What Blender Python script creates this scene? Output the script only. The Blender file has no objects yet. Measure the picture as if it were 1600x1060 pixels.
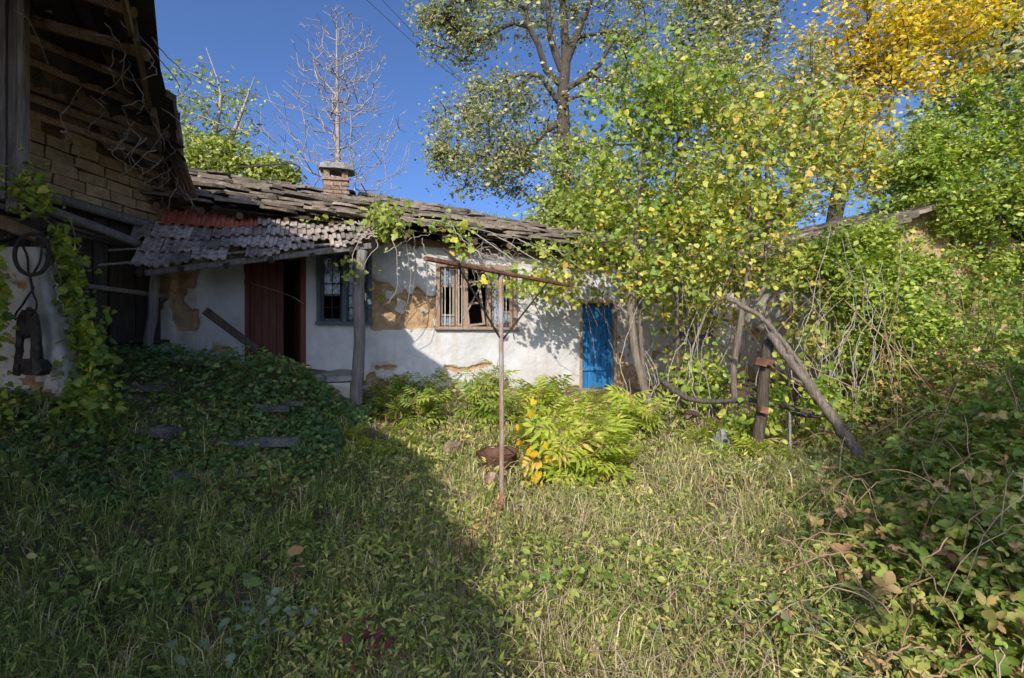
import bpy, math, random
import numpy as np
from mathutils import Vector, Matrix
rng = np.random.default_rng(11)
random.seed(11)
S = bpy.context.scene
COL = S.collection
# ---------------------------------------------------------------- camera, sky, sun, exposure
CAMZ, F = 1.55, 800.0
cam = bpy.data.cameras.new('camera'); cam.sensor_width = 36.0; cam.lens = 18.0
cam.clip_start = 0.05; cam.clip_end = 6000.0
camo = bpy.data.objects.new('camera', cam); COL.objects.link(camo)
camo.location = (0, 0, CAMZ); camo.rotation_euler = (math.radians(90), 0, 0)
S.camera = camo
SUN_EL, SUN_AZ = math.radians(30.0), math.radians(11.5)      # light travels towards +Y, a little towards +X
RAY = Vector((math.sin(SUN_AZ) * math.cos(SUN_EL), math.cos(SUN_AZ) * math.cos(SUN_EL), -math.sin(SUN_EL)))
W = bpy.data.worlds.new('World'); S.world = W; W.use_nodes = True
wn = W.node_tree.nodes; wl = W.node_tree.links
sky = wn.new('ShaderNodeTexSky'); sky.sky_type = 'NISHITA'; sky.sun_disc = False
sky.sun_elevation = SUN_EL; sky.sun_rotation = math.pi + SUN_AZ
sky.altitude = 0; sky.air_density = 0.5; sky.dust_density = 3.0; sky.ozone_density = 8.0
bg = wn['Background']; bg.inputs['Strength'].default_value = 0.15
wl.new(sky.outputs[0], bg.inputs['Color'])
sl = bpy.data.lights.new('sun', 'SUN'); sl.energy = 3.15; sl.angle = math.radians(0.53); sl.color = (1.0, 0.93, 0.82)
so = bpy.data.objects.new('sun', sl); COL.objects.link(so); so.location = (-5, -20, 15)
so.rotation_euler = RAY.to_track_quat('-Z', 'Y').to_euler()
S.view_settings.view_transform = 'Standard'; S.view_settings.look = 'None'
S.view_settings.exposure = 0.8; S.view_settings.gamma = 1.0
S.render.engine = 'CYCLES'; S.cycles.use_denoising = True
S.cycles.max_bounces = 6; S.cycles.diffuse_bounces = 4; S.cycles.transmission_bounces = 4; S.cycles.transparent_max_bounces = 4

# ---------------------------------------------------------------- coordinates
def P(px, py, Y):                     # a point seen at photo position (px,py) standing Y metres away
    return Vector(((px - 800) / F * Y, Y, CAMZ + (530 - py) / F * Y))
O2 = Vector((-4.3, 9.3, 0)); D2 = Vector((0.9518, 0.3065, 0)); N2 = Vector((0.3065, -0.9518, 0))   # house wall
def WP(u, d, z):                      # u along the house wall, d metres behind it (negative: in front)
    return O2 + D2 * u - N2 * d + Vector((0, 0, z))
def sm(a, b, x):
    t = np.clip((x - a) / (b - a), 0, 1); return t * t * (3 - 2 * t)
_wv = [(rng.uniform(-1, 1, 2) * f, rng.uniform(0, 6.28), a) for f, a in
       ((1.1, .05), (1.7, .035), (2.9, .022), (4.3, .014), (.7, .05), (6.5, .008), (3.7, .016))]
def H(x, y):                          # height of the ground
    x = np.asarray(x, float); y = np.asarray(y, float)
    s = (10.685 + .322 * x - y) / 1.05
    h = .43 * sm(5.4, .8, s)
    h = h + .5 * sm(-2.5, -3.5, x) * sm(3.9, 1.7, s) * sm(-4., -2., s)
    h = h + .25 * sm(-4.2, -5.4, x) * sm(3., 6., y)
    h = h + .35 * sm(4.2, 6.5, x) * sm(2, 5, y)
    n = 0
    for k, p, a in _wv: n = n + a * np.sin(k[0] * x + k[1] * y + p)
    h = h + n * sm(60, 12, np.hypot(x, y))
    far = np.hypot(x, y - 10)
    return h + sm(30, 400, far) * 4.0 * np.sin(x * .008 + 1) * sm(0, 300, far)
def h1(x, y): return float(H(x, y))

# ---------------------------------------------------------------- objects
def link(o, parent=None):
    COL.objects.link(o)
    if parent is not None: o.parent = parent
    return o
def tag(o, label=None, cat=None, group=None, kind=None):
    if label: o['label'] = label
    if cat: o['category'] = cat
    if group: o['group'] = group
    if kind: o['kind'] = kind
    return o
def empty(name, loc=(0, 0, 0)):
    o = bpy.data.objects.new(name, None); o.empty_display_size = .2
    link(o); return o
def mesh_py(name, V, Fc, mats=None, fm=None, smooth=False):
    me = bpy.data.meshes.new(name); me.from_pydata([tuple(v) for v in V], [], [tuple(f) for f in Fc])
    for m in (mats or []): me.materials.append(m)
    if fm is not None: me.polygons.foreach_set('material_index', np.asarray(fm, np.int32))
    if smooth: me.polygons.foreach_set('use_smooth', np.ones(len(me.polygons), bool))
    me.update(); return me
def mesh_np(name, V, T, mat, tint=None, smooth=False):       # triangles or quads in one numpy array
    V = np.asarray(V, np.float32); T = np.asarray(T, np.int32); k = T.shape[1]
    me = bpy.data.meshes.new(name)
    me.vertices.add(len(V)); me.vertices.foreach_set('co', V.ravel())
    me.loops.add(T.size); me.loops.foreach_set('vertex_index', T.ravel())
    me.polygons.add(len(T)); me.polygons.foreach_set('loop_start', np.arange(0, T.size, k, dtype=np.int32))
    me.polygons.foreach_set('loop_total', np.full(len(T), k, np.int32))
    for m in (mat if isinstance(mat, (list, tuple)) else [mat]): me.materials.append(m)
    if tint is not None:
        a = me.attributes.new('tint', 'FLOAT', 'FACE'); a.data.foreach_set('value', np.asarray(tint, np.float32))
    if smooth: me.polygons.foreach_set('use_smooth', np.ones(len(T), bool))
    me.update(); me.validate(); return me
def ob(name, me, parent=None): return link(bpy.data.objects.new(name, me), parent)

class MB:                              # collects shapes for one mesh
    def __init__(s): s.V = []; s.F = []; s.M = []
    def add(s, V, Fc, m=0):
        n = len(s.V); s.V += [Vector(v) for v in V]
        for f in Fc: s.F.append(tuple(i + n for i in f)); s.M.append(m)
        return s
    def box(s, c, sx, sy, sz, R=None, m=0, jit=0):
        V = [Vector((x * sx / 2, y * sy / 2, z * sz / 2)) + Vector([random.uniform(-jit, jit) for _ in 'xyz'])
             for z in (-1, 1) for x, y in ((-1, -1), (1, -1), (1, 1), (-1, 1))]
        if R is not None: V = [R @ v for v in V]
        return s.add([Vector(c) + v for v in V], [(3, 2, 1, 0), (4, 5, 6, 7), (0, 1, 5, 4), (1, 2, 6, 5), (2, 3, 7, 6), (3, 0, 4, 7)], m)
    def bar(s, a, b, w, t, up=(0, 0, 1), m=0, jit=0, bev=0):   # a square bar from a to b
        a = Vector(a); b = Vector(b); y = (b - a); L = y.length; y = y / L
        u = Vector(up); x = y.cross(u)
        if x.length < 1e-4: x = y.cross(Vector((1, 0, 0)))
        x.normalize(); z = x.cross(y)
        if not bev:
            return s.box((a + b) / 2, w, L, t, Matrix((x, y, z)).transposed(), m, jit)
        prof = [(-w/2+bev, -t/2), (w/2-bev, -t/2), (w/2, -t/2+bev), (w/2, t/2-bev), (w/2-bev, t/2), (-w/2+bev, t/2), (-w/2, t/2-bev), (-w/2, -t/2+bev)]
        V = [p + x * (q[0] + random.uniform(-jit, jit)) + z * (q[1] + random.uniform(-jit, jit)) for p in (a, b) for q in prof]
        return s.add(V, [tuple(range(7, -1, -1)), tuple(range(8, 16))] + [(i, (i+1) % 8, 8+(i+1) % 8, 8+i) for i in range(8)], m)
    def tube(s, pts, rad, n=8, m=0, caps=True):
        V, Q = tube_np(pts, rad, n); k = len(pts)
        Fc = [tuple(q) for q in Q]
        if caps: Fc += [tuple(range(n - 1, -1, -1)), tuple(range((k - 1) * n, k * n))]
        return s.add(V, Fc, m)
    def build(s, name, mats, parent=None, smooth=False):
        return ob(name, mesh_py(name, s.V, s.F, mats if isinstance(mats, (list, tuple)) else [mats], s.M, smooth), parent)

_circ = {}
def tube_np(pts, rad, n):
    p = np.asarray([tuple(q) for q in pts], float); k = len(p)
    r = np.broadcast_to(np.asarray(rad, float), (k,))
    t = np.gradient(p, axis=0); t /= np.maximum(np.linalg.norm(t, axis=1), 1e-9)[:, None]
    ref = np.array([.31, .21, .93]) if abs(t[:, 2].mean()) < .8 else np.array([.95, .3, .05])
    x = np.cross(t, ref); x /= np.maximum(np.linalg.norm(x, axis=1), 1e-9)[:, None]
    y = np.cross(t, x)
    if n not in _circ:
        a = np.arange(n) * 2 * np.pi / n; _circ[n] = (np.cos(a), np.sin(a))
    c, s_ = _circ[n]
    V = p[:, None, :] + r[:, None, None] * (c[None, :, None] * x[:, None, :] + s_[None, :, None] * y[:, None, :])
    i = np.arange(k - 1)[:, None] * n; j = np.arange(n)[None, :]; j2 = (j + 1) % n
    Q = np.stack([i + j, i + j2, i + n + j2, i + n + j], -1).reshape(-1, 4)
    return V.reshape(-1, 3), Q
def tubes(name, paths, mat, n=5, parent=None, smooth=True):
    VV = []; QQ = []; o = 0
    for pts, rad in paths:
        V, Q = tube_np(pts, rad, n); VV.append(V); QQ.append(Q + o); o += len(V)
    return ob(name, mesh_np(name, np.concatenate(VV), np.concatenate(QQ), mat, smooth=smooth), parent)
def curve(pts, n=12, jit=0.0):         # smooth polyline through points
    p = np.array([tuple(q) for q in pts], float)
    if len(p) < 3:
        t = np.linspace(0, 1, n)[:, None]; r = p[0] * (1 - t) + p[-1] * t
    else:
        k = len(p) - 1; t = np.linspace(0, k, n); i = np.minimum(t.astype(int), k - 1); f = (t - i)[:, None]
        e = np.vstack([2 * p[0] - p[1], p, 2 * p[-1] - p[-2]])
        a, b, c, d = e[i], e[i + 1], e[i + 2], e[i + 3]
        r = .5 * (2 * b + (c - a) * f + (2 * a - 5 * b + 4 * c - d) * f ** 2 + (3 * b - a - 3 * c + d) * f ** 3)
    if jit: r[1:-1] += rng.normal(0, jit, (n - 2, 3))
    return r

# ---------------------------------------------------------------- materials
def _ramp(nt, stops):
    r = nt.nodes.new('ShaderNodeValToRGB'); e = r.color_ramp.elements
    while len(e) < len(stops): e.new(.5)
    for x, (p, c) in zip(e, stops): x.position = p; x.color = (*c, 1)
    return r
def noise_mat(name, stops, scale=6, rough=.85, bump=.3, stretch=(1, 1, 1), detail=8, vary=.25, coord='Object', spec=.25, dist=.02, metal=0, fine=0, extra=None):
    m = bpy.data.materials.new(name); m.use_nodes = True; nt = m.node_tree; N = nt.nodes; L = nt.links
    b = N['Principled BSDF']; b.inputs['Roughness'].default_value = rough; b.inputs['Specular IOR Level'].default_value = spec
    b.inputs['Metallic'].default_value = metal
    tc = N.new('ShaderNodeTexCoord'); mp = N.new('ShaderNodeMapping'); mp.inputs['Scale'].default_value = stretch
    oi = N.new('ShaderNodeObjectInfo')
    ad = N.new('ShaderNodeVectorMath'); ad.operation = 'SCALE'; ad.inputs[3].default_value = 37.0
    cb = N.new('ShaderNodeCombineXYZ')
    for i in range(3): L.new(oi.outputs['Random'], cb.inputs[i])
    L.new(cb.outputs[0], ad.inputs[0]); L.new(ad.outputs[0], mp.inputs['Location'])
    L.new(tc.outputs[coord], mp.inputs['Vector'])
    nz = N.new('ShaderNodeTexNoise'); nz.inputs['Scale'].default_value = scale; nz.inputs['Detail'].default_value = detail
    nz.inputs['Roughness'].default_value = .65
    L.new(mp.outputs[0], nz.inputs['Vector'])
    rp = _ramp(nt, stops); L.new(nz.outputs['Fac'], rp.inputs[0])
    hv = N.new('ShaderNodeHueSaturation'); mr = N.new('ShaderNodeMapRange')
    mr.inputs['To Min'].default_value = 1 - vary; mr.inputs['To Max'].default_value = 1 + vary
    L.new(oi.outputs['Random'], mr.inputs['Value']); L.new(mr.outputs[0], hv.inputs['Value']); L.new(rp.outputs[0], hv.inputs['Color'])
    out = hv.outputs[0]
    if extra: out = extra(nt, tc, out)
    L.new(out, b.inputs['Base Color'])
    n2 = N.new('ShaderNodeTexNoise'); n2.inputs['Scale'].default_value = scale * 3.5; n2.inputs['Detail'].default_value = 6
    L.new(mp.outputs[0], n2.inputs['Vector'])
    bp = N.new('ShaderNodeBump'); bp.inputs['Strength'].default_value = bump; bp.inputs['Distance'].default_value = dist
    L.new(n2.outputs['Fac'], bp.inputs['Height']); L.new(bp.outputs[0], b.inputs['Normal'])
    return m
def leaf_mat(name, stops, trans=.4, rough=.45, spec=.35):
    m = bpy.data.materials.new(name); m.use_nodes = True; nt = m.node_tree; N = nt.nodes; L = nt.links
    b = N['Principled BSDF']; b.inputs['Roughness'].default_value = rough; b.inputs['Specular IOR Level'].default_value = spec
    at = N.new('ShaderNodeAttribute'); at.attribute_name = 'tint'
    rp = _ramp(nt, stops); L.new(at.outputs['Fac'], rp.inputs[0])
    tc = N.new('ShaderNodeTexCoord'); nz = N.new('ShaderNodeTexNoise'); nz.inputs['Scale'].default_value = 14
    L.new(tc.outputs['Object'], nz.inputs['Vector'])
    hv = N.new('ShaderNodeHueSaturation'); mr = N.new('ShaderNodeMapRange'); mr.inputs['From Min'].default_value = .3; mr.inputs['From Max'].default_value = .7
    mr.inputs['To Min'].default_value = .7; mr.inputs['To Max'].default_value = 1.25
    L.new(nz.outputs['Fac'], mr.inputs['Value']); L.new(mr.outputs[0], hv.inputs['Value']); L.new(rp.outputs[0], hv.inputs['Color'])
    L.new(hv.outputs[0], b.inputs['Base Color'])
    tr = N.new('ShaderNodeBsdfTranslucent'); h2 = N.new('ShaderNodeHueSaturation')
    h2.inputs['Saturation'].default_value = 1.15; h2.inputs['Value'].default_value = 1.5
    L.new(hv.outputs[0], h2.inputs['Color']); L.new(h2.outputs[0], tr.inputs['Color'])
    mx = N.new('ShaderNodeMixShader'); mx.inputs[0].default_value = trans
    L.new(b.outputs[0], mx.inputs[1]); L.new(tr.outputs[0], mx.inputs[2])
    L.new(mx.outputs[0], N['Material Output'].inputs['Surface'])
    return m
def glass_mat(name, col=(.35, .42, .5), rough=.12):
    m = bpy.data.materials.new(name); m.use_nodes = True; nt = m.node_tree; N = nt.nodes; L = nt.links
    b = N['Principled BSDF']; b.inputs['Base Color'].default_value = (*col, 1); b.inputs['Roughness'].default_value = rough
    b.inputs['Specular IOR Level'].default_value = .8
    t = N.new('ShaderNodeBsdfTransparent'); nz = N.new('ShaderNodeTexNoise'); nz.inputs['Scale'].default_value = 9
    r = _ramp(nt, [(.35, (.25,) * 3), (.7, (.75,) * 3)]); L.new(nz.outputs['Fac'], r.inputs[0])
    mx = N.new('ShaderNodeMixShader'); L.new(r.outputs[0], mx.inputs[0]); L.new(t.outputs[0], mx.inputs[1]); L.new(b.outputs[0], mx.inputs[2])
    L.new(mx.outputs[0], N['Material Output'].inputs['Surface']); return m

def dirt_low(col, z0, z1, amt=.8):     # splash dirt along the foot of a wall
    def f(nt, tc, out):
        N = nt.nodes; L = nt.links
        g = N.new('ShaderNodeNewGeometry'); sx = N.new('ShaderNodeSeparateXYZ'); L.new(g.outputs['Position'], sx.inputs[0])
        nz = N.new('ShaderNodeTexNoise'); nz.inputs['Scale'].default_value = 2.2; nz.inputs['Detail'].default_value = 8; L.new(g.outputs['Position'], nz.inputs['Vector'])
        a = N.new('ShaderNodeMath'); a.operation = 'MULTIPLY_ADD'; a.inputs[1].default_value = 1.3; L.new(nz.outputs['Fac'], a.inputs[0]); L.new(sx.outputs[2], a.inputs[2])
        mr = N.new('ShaderNodeMapRange'); mr.inputs['From Min'].default_value = z0 + .65; mr.inputs['From Max'].default_value = z1 + .65
        mr.inputs['To Min'].default_value = amt; mr.inputs['To Max'].default_value = 0; L.new(a.outputs[0], mr.inputs['Value'])
        # faint vertical streaks and blotches
        mp = N.new('ShaderNodeMapping'); mp.inputs['Scale'].default_value = (5, 5, .5); L.new(g.outputs['Position'], mp.inputs['Vector'])
        n3 = N.new('ShaderNodeTexNoise'); n3.inputs['Scale'].default_value = 1.6; n3.inputs['Detail'].default_value = 9; L.new(mp.outputs[0], n3.inputs['Vector'])
        m3 = N.new('ShaderNodeMapRange'); m3.inputs['From Min'].default_value = .5; m3.inputs['From Max'].default_value = .74; m3.inputs['To Max'].default_value = .55
        L.new(n3.outputs['Fac'], m3.inputs['Value'])
        mxx = N.new('ShaderNodeMath'); mxx.operation = 'MAXIMUM'; L.new(mr.outputs[0], mxx.inputs[0]); L.new(m3.outputs[0], mxx.inputs[1])
        mi = N.new('ShaderNodeMixRGB'); mi.inputs[2].default_value = (*col, 1); L.new(mxx.outputs[0], mi.inputs[0]); L.new(out, mi.inputs[1])
        return mi.outputs[0]
    return f
M = {}
M['plaster'] = noise_mat('whitewash_plaster', [(.3, (.4, .39, .37)), (.55, (.5, .495, .48)), (.75, (.55, .545, .53))], 2.2, .92, .6, vary=0, dist=.04, detail=12, extra=dirt_low((.4, .33, .25), .35, 1.0, .75))
M['plaster_old'] = noise_mat('stained_plaster', [(.3, (.33, .285, .225)), (.5, (.47, .425, .36)), (.7, (.58, .54, .48))], 3, .92, .5, vary=.05, dist=.03, extra=dirt_low((.28, .23, .16), .2, .9, .7))
M['mud'] = noise_mat('mud_render', [(.25, (.2, .125, .065)), (.42, (.31, .2, .105)), (.55, (.39, .26, .145)), (.72, (.5, .38, .25))], 5, .95, 1.0, vary=.05, dist=.04, detail=14)
M['adobe'] = noise_mat('adobe_brick', [(.3, (.27, .185, .105)), (.5, (.4, .285, .165)), (.72, (.5, .38, .24))], 9, .95, .7, vary=.16)
M['adobe_joint'] = noise_mat('adobe_joint', [(.3, (.12, .075, .035)), (.7, (.2, .125, .06))], 12, .98, .8)
M['slab'] = noise_mat('roof_slate', [(.25, (.05, .04, .03)), (.45, (.12, .096, .072)), (.6, (.18, .146, .108)), (.8, (.32, .27, .21))], 6, .9, 1.0, vary=.42, dist=.02)
M['tile'] = noise_mat('weathered_tile', [(.28, (.06, .045, .035)), (.42, (.2, .165, .135)), (.55, (.36, .31, .265)), (.66, (.3, .18, .13)), (.78, (.46, .41, .34))], 9, .88, .8, vary=.45)
M['tile_red'] = noise_mat('red_tile', [(.3, (.24, .055, .035)), (.6, (.36, .1, .06)), (.8, (.4, .2, .15))], 7, .85, .5, vary=.2)
M['wood_grey'] = noise_mat('grey_wood', [(.25, (.07, .062, .055)), (.5, (.19, .17, .15)), (.75, (.33, .3, .27))], 5, .85, .9, (8, 8, .6), vary=.25)
M['wood_pale'] = noise_mat('pale_wood', [(.25, (.045, .034, .026)), (.42, (.15, .12, .09)), (.55, (.24, .195, .15)), (.75, (.36, .31, .25))], 7, .85, 1.0, (9, 9, .5), vary=.1)
M['tubrust'] = noise_mat('dull_rust', [(.3, (.09, .045, .03)), (.6, (.17, .085, .055)), (.8, (.24, .14, .1))], 12, .9, .6)
M['wood_dark'] = noise_mat('dark_wood', [(.25, (.02, .016, .012)), (.5, (.055, .042, .03)), (.78, (.11, .085, .06))], 5, .85, .8, (8, 8, .7), vary=.35)
M['wood_brown'] = noise_mat('brown_wood', [(.25, (.075, .045, .025)), (.5, (.17, .11, .065)), (.78, (.27, .19, .12))], 5, .8, .7, (7, 7, .7), vary=.25)
M['frame'] = noise_mat('old_window_frame', [(.25, (.15, .1, .065)), (.5, (.3, .21, .15)), (.75, (.42, .33, .25))], 7, .75, .7, (6, 6, .8), vary=.15)
M['frame_blue'] = noise_mat('grey_blue_frame', [(.3, (.05, .06, .07)), (.6, (.11, .13, .15)), (.8, (.2, .2, .2))], 7, .75, .5, (6, 6, .8), vary=.1)
M['door_red'] = noise_mat('oxblood_paint', [(.3, (.075, .022, .014)), (.6, (.125, .04, .026)), (.85, (.16, .075, .05))], 4, .6, .4, (7, 7, .5), vary=.12)
M['door_blue'] = noise_mat('blue_paint', [(.27, (.012, .07, .18)), (.5, (.022, .15, .35)), (.62, (.035, .2, .43)), (.7, (.16, .27, .36)), (.78, (.3, .3, .28))], 6, .6, .4, (7, 7, .5), vary=.08)
M['iron'] = noise_mat('black_iron', [(.3, (.012, .01, .01)), (.7, (.05, .035, .028))], 20, .7, .4, vary=.1, spec=.4)
M['rust'] = noise_mat('rust', [(.3, (.085, .035, .02)), (.5, (.17, .075, .042)), (.7, (.27, .14, .085))], 14, .85, .6, vary=.15)
M['stone'] = noise_mat('grey_stone', [(.25, (.14, .135, .125)), (.5, (.27, .26, .24)), (.75, (.4, .38, .35))], 6, .92, .9, vary=.25, dist=.03)
M['stone_dark'] = noise_mat('mossy_stone', [(.25, (.05, .05, .04)), (.5, (.12, .115, .1)), (.75, (.22, .21, .18))], 7, .95, 1.0, vary=.25, dist=.03)
M['leather'] = noise_mat('old_leather', [(.3, (.014, .011, .01)), (.55, (.04, .028, .023)), (.7, (.085, .055, .042))], 12, .5, .5, vary=.2)
M['bark'] = noise_mat('bark', [(.25, (.075, .058, .042)), (.5, (.17, .135, .1)), (.78, (.29, .245, .195))], 6, .92, 1.0, (5, 5, .9), vary=.2, dist=.03)
M['bark_dark'] = noise_mat('dark_bark', [(.25, (.035, .028, .022)), (.5, (.085, .068, .052)), (.78, (.15, .125, .1))], 6, .92, 1.0, (5, 5, .9), vary=.2, dist=.03)
M['twig_purple'] = noise_mat('purple_twig', [(.3, (.17, .14, .125)), (.7, (.31, .265, .235))], 5, .85, .3)
M['twig_grey'] = noise_mat('grey_twig', [(.3, (.2, .17, .14)), (.7, (.38, .33, .28))], 9, .85, .3)
M['cane'] = noise_mat('bramble_cane', [(.3, (.17, .1, .055)), (.6, (.3, .2, .11)), (.8, (.26, .25, .11))], 5, .75, .3, vary=.35)
M['straw'] = noise_mat('dry_stem', [(.3, (.28, .21, .12)), (.7, (.46, .38, .25))], 5, .85, .3, vary=.3)
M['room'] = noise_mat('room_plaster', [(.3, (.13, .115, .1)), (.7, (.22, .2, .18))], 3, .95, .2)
M['cloth'] = noise_mat('grey_cloth', [(.3, (.4, .39, .37)), (.7, (.62, .6, .57))], 6, .95, .3)
M['glass'] = glass_mat('dusty_glass')
M['soil'] = noise_mat('soil_and_litter', [(.25, (.045, .033, .02)), (.45, (.11, .08, .047)), (.6, (.19, .14, .08)), (.8, (.3, .23, .13))], 9, .97, 1.0, vary=0, dist=.05, detail=12)
M['brick'] = noise_mat('chimney_brick', [(.3, (.1, .065, .045)), (.5, (.22, .145, .1)), (.75, (.38, .3, .22))], 14, .92, .6, vary=.2)
# ================================================================ ground
def make_ground():
    def axis(a, b, fine, lo, hi):
        c = np.arange(a, b + 1e-6, fine); g = [c]
        d = fine; l = [a]
        while l[-1] > lo: d *= 1.35; l.append(l[-1] - d)
        d = fine; r = [b]
        while r[-1] < hi: d *= 1.35; r.append(r[-1] + d)
        return np.concatenate([np.array(l[1:])[::-1], c, np.array(r[1:])])
    xs = axis(-8, 9, .12, -2500, 2500); ys = axis(-1, 13, .12, -800, 3500)
    X, Y = np.meshgrid(xs, ys); Z = H(X, Y)
    V = np.stack([X, Y, Z], -1).reshape(-1, 3); nx = len(xs)
    i, j = np.meshgrid(np.arange(len(ys) - 1), np.arange(nx - 1), indexing='ij')
    a = (i * nx + j).ravel()
    g = ob('ground', mesh_np('ground', V, np.stack([a, a + 1, a + nx + 1, a + nx], -1), M['soil'], smooth=True))
    tag(g, 'dark soil with leaf litter under the overgrown yard', 'ground', kind='structure')
make_ground()

def rag(u, v, s=1.0, seed=0):          # ragged noise, about -1..1
    q = np.random.default_rng(seed); r = 0
    for f, a in ((3, .5), (6, .35), (11, .3), (19, .22), (31, .16)):
        for _ in range(2):
            k = q.normal(0, 1, 2) * f * s; r = r + a * .5 * np.sin(k[0] * u + k[1] * v + q.uniform(0, 6.28))
    return r
def irregular_slab(name, w, l, t, mat, seed, n=9):   # flat stone with uneven rim; x across, y along, z up
    q = random.Random(seed); V = []
    for z in (0, 1):
        for k in range(n):
            a = 2 * math.pi * (k + .5) / n; c, s_ = math.cos(a), math.sin(a)
            e = max(abs(c), abs(s_)); f = .93 / e ** .85
            qq = random.Random(seed * 31 + k); j = 1 + qq.uniform(-.16, .12)
            V.append((c * f * w / 2 * j * (1 - .04 * z), s_ * f * l / 2 * j * (1 - .04 * z), (z - .5) * t + q.uniform(-.2, .2) * t))
    Fc = [tuple(range(n - 1, -1, -1)), tuple(range(n, 2 * n))] + [(k, (k + 1) % n, n + (k + 1) % n, n + k) for k in range(n)]
    return mesh_py(name, V, Fc, [mat])
def place(o, p, x, y, z=None):         # orient an object by its axes
    x = Vector(x).normalized(); y = Vector(y); y = (y - x * y.dot(x)).normalized(); z = x.cross(y)
    o.matrix_local = Matrix.Translation(Vector(p)) @ Matrix((x, y, z)).transposed().to_4x4()

# ================================================================ house
house = tag(empty('house'), 'long low white plastered house with sagging slate roof', 'house')
OPEN = dict(red=(-.50, .52, .95, 3.08), w1=(.73, 1.66, 1.84, 3.16), w2=(2.95, 4.59, 1.76, 3.04), blue=(6.10, 6.95, .45, 2.36), w3=(8.55, 9.5, 1.56, 2.34))
def eave_z(u): return float(np.interp(u, [-2.6, -1, 1.6, 4, 7, 10.8], [3.86, 3.76, 3.62, 3.5, 3.34, 3.3]))
def ridge_z(u): return float(np.interp(u, [-2.6, -1, 0, 1.5, 3, 4.5, 6, 7, 10.8], [5.16, 5.12, 5.0, 4.9, 4.86, 4.66, 4.52, 4.36, 4.25]))
def house_wall():
    g = .022; us = np.arange(-1.95, 10.26, g); zs = np.arange(-.1, 3.72, g)
    for a, b, c, d in OPEN.values():   # snap grid lines to the openings
        for v in (a, b): us[np.argmin(abs(us - v))] = v
        for v in (c, d): zs[np.argmin(abs(zs - v))] = v
    U, Z = np.meshgrid(us, zs)
    n1 = rag(U, Z, 1, 3); n2 = rag(U, Z, 1, 5); n3 = rag(U, Z, .5, 8)
    top = np.interp(U, [1.5, 1.75, 2.1, 2.4, 3.0], [2.75, 2.7, 2.55, 2.42, 2.45])
    m = (U > 1.66 + .1 * n1) & (U < 2.99) & (Z < top + .16 * n1) & (Z > 1.76 + .05 * n2) & (n2 < .62)
    m |= (np.abs(Z - (.98 + .05 * np.sin(U * 5))) < .035 + .03 * n1) & (U > 3.1) & (U < 4.1)
    m |= ((U - 2.0) ** 2 / .05 + (Z - 1.0) ** 2 / .002 < 1 + n1)
    m |= (Z < .85 + .2 * n3 + .2 * n1) & (U > 1.2) & (U < 2.3) & (n2 > .1)
    m |= (Z < .55 + .15 * n1 + .1 * n3)
    m |= (U < -1.28 + .12 * n1) & (n3 + n1 > -.15 + .25 * (Z < 2.3) + .3 * (Z < 1.7))
    m |= (U < -.6) & (Z < 1.3 + .2 * n1) & (n2 > -.15)
    m |= (Z > 3.1 + .3 * n3) & (n1 + n2 > .4) & (U < 2.6)
    m |= (U > 7.0) & (n1 + n3 > .45)
    off = .012 * n3 + .006 * n1 + np.where(m, -.045 + .014 * n2 + .01 * rag(U, Z, 2.2, 77), .003 * rag(U, Z, 2.5, 78))
    Pn = np.array([tuple(O2)]) + U.reshape(-1, 1) * np.array([tuple(D2)]) + off.reshape(-1, 1) * np.array([tuple(N2)])
    Pn[:, 2] += Z.ravel()
    nx = len(us); i, j = np.meshgrid(np.arange(len(zs) - 1), np.arange(nx - 1), indexing='ij')
    uc = (us[:-1] + us[1:]) / 2; zc = (zs[:-1] + zs[1:]) / 2; UC, ZC = np.meshgrid(uc, zc)
    keep = np.ones(UC.shape, bool)
    for a, b, c, d in OPEN.values(): keep &= ~((UC > a) & (UC < b) & (ZC > c) & (ZC < d))
    keep &= ZC < np.interp(UC, [-1.95, -1, 1.6, 4, 7, 10.3], [3.7, 3.68, 3.58, 3.46, 3.34, 3.3])
    mm = (m[:-1, :-1].astype(int) + m[1:, :-1] + m[:-1, 1:] + m[1:, 1:]) >= 2
    a = (i * nx + j)[keep]
    old = (UC > 7.0) | (UC < -1.25)
    ring = m.copy()
    for dy in range(-3, 4):
        for dx in range(-3, 4): ring |= np.roll(np.roll(m, dy, 0), dx, 1) & (n2 * 2.2 + n1 > (dy * dy + dx * dx) / 9 - .6)
    cr = (np.abs(rag(U, Z, .35, 61)) < .011) & (rag(U, Z, .25, 62) > .05)          # hairline cracks
    rr_ = (ring | cr)[:-1, :-1]
    fm = np.where(mm, 1, np.where(old | rr_, 2, 0))[keep]
    me = mesh_np('wall', Pn, np.stack([a, a + 1, a + nx + 1, a + nx], -1), [M['plaster'], M['mud'], M['plaster_old']])
    me.polygons.foreach_set('material_index', fm.astype(np.int32))
    w = ob('wall', me, house)
    r = MB()                            # thickness of the wall round each opening
    for a, b, c, d in OPEN.values():
        q = [(a, c), (b, c), (b, d), (a, d)]
        for k in range(4):
            (u0, z0), (u1, z1) = q[k], q[(k + 1) % 4]
            r.add([WP(u0, .012, z0), WP(u1, .012, z1), WP(u1, .42, z1), WP(u0, .42, z0)], [(0, 1, 2, 3)])
    r.build('reveal', M['plaster'], w)
    e = MB()
    e.add([WP(-1.95, 0, -.2), WP(-1.95, 4.6, -.2), WP(-1.95, 4.6, 3.6), WP(-1.95, 0, 3.6)], [(0, 1, 2, 3)])
    e.build('end_wall', M['plaster_old'], house)
    i_ = MB()                           # the dark room behind
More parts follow.
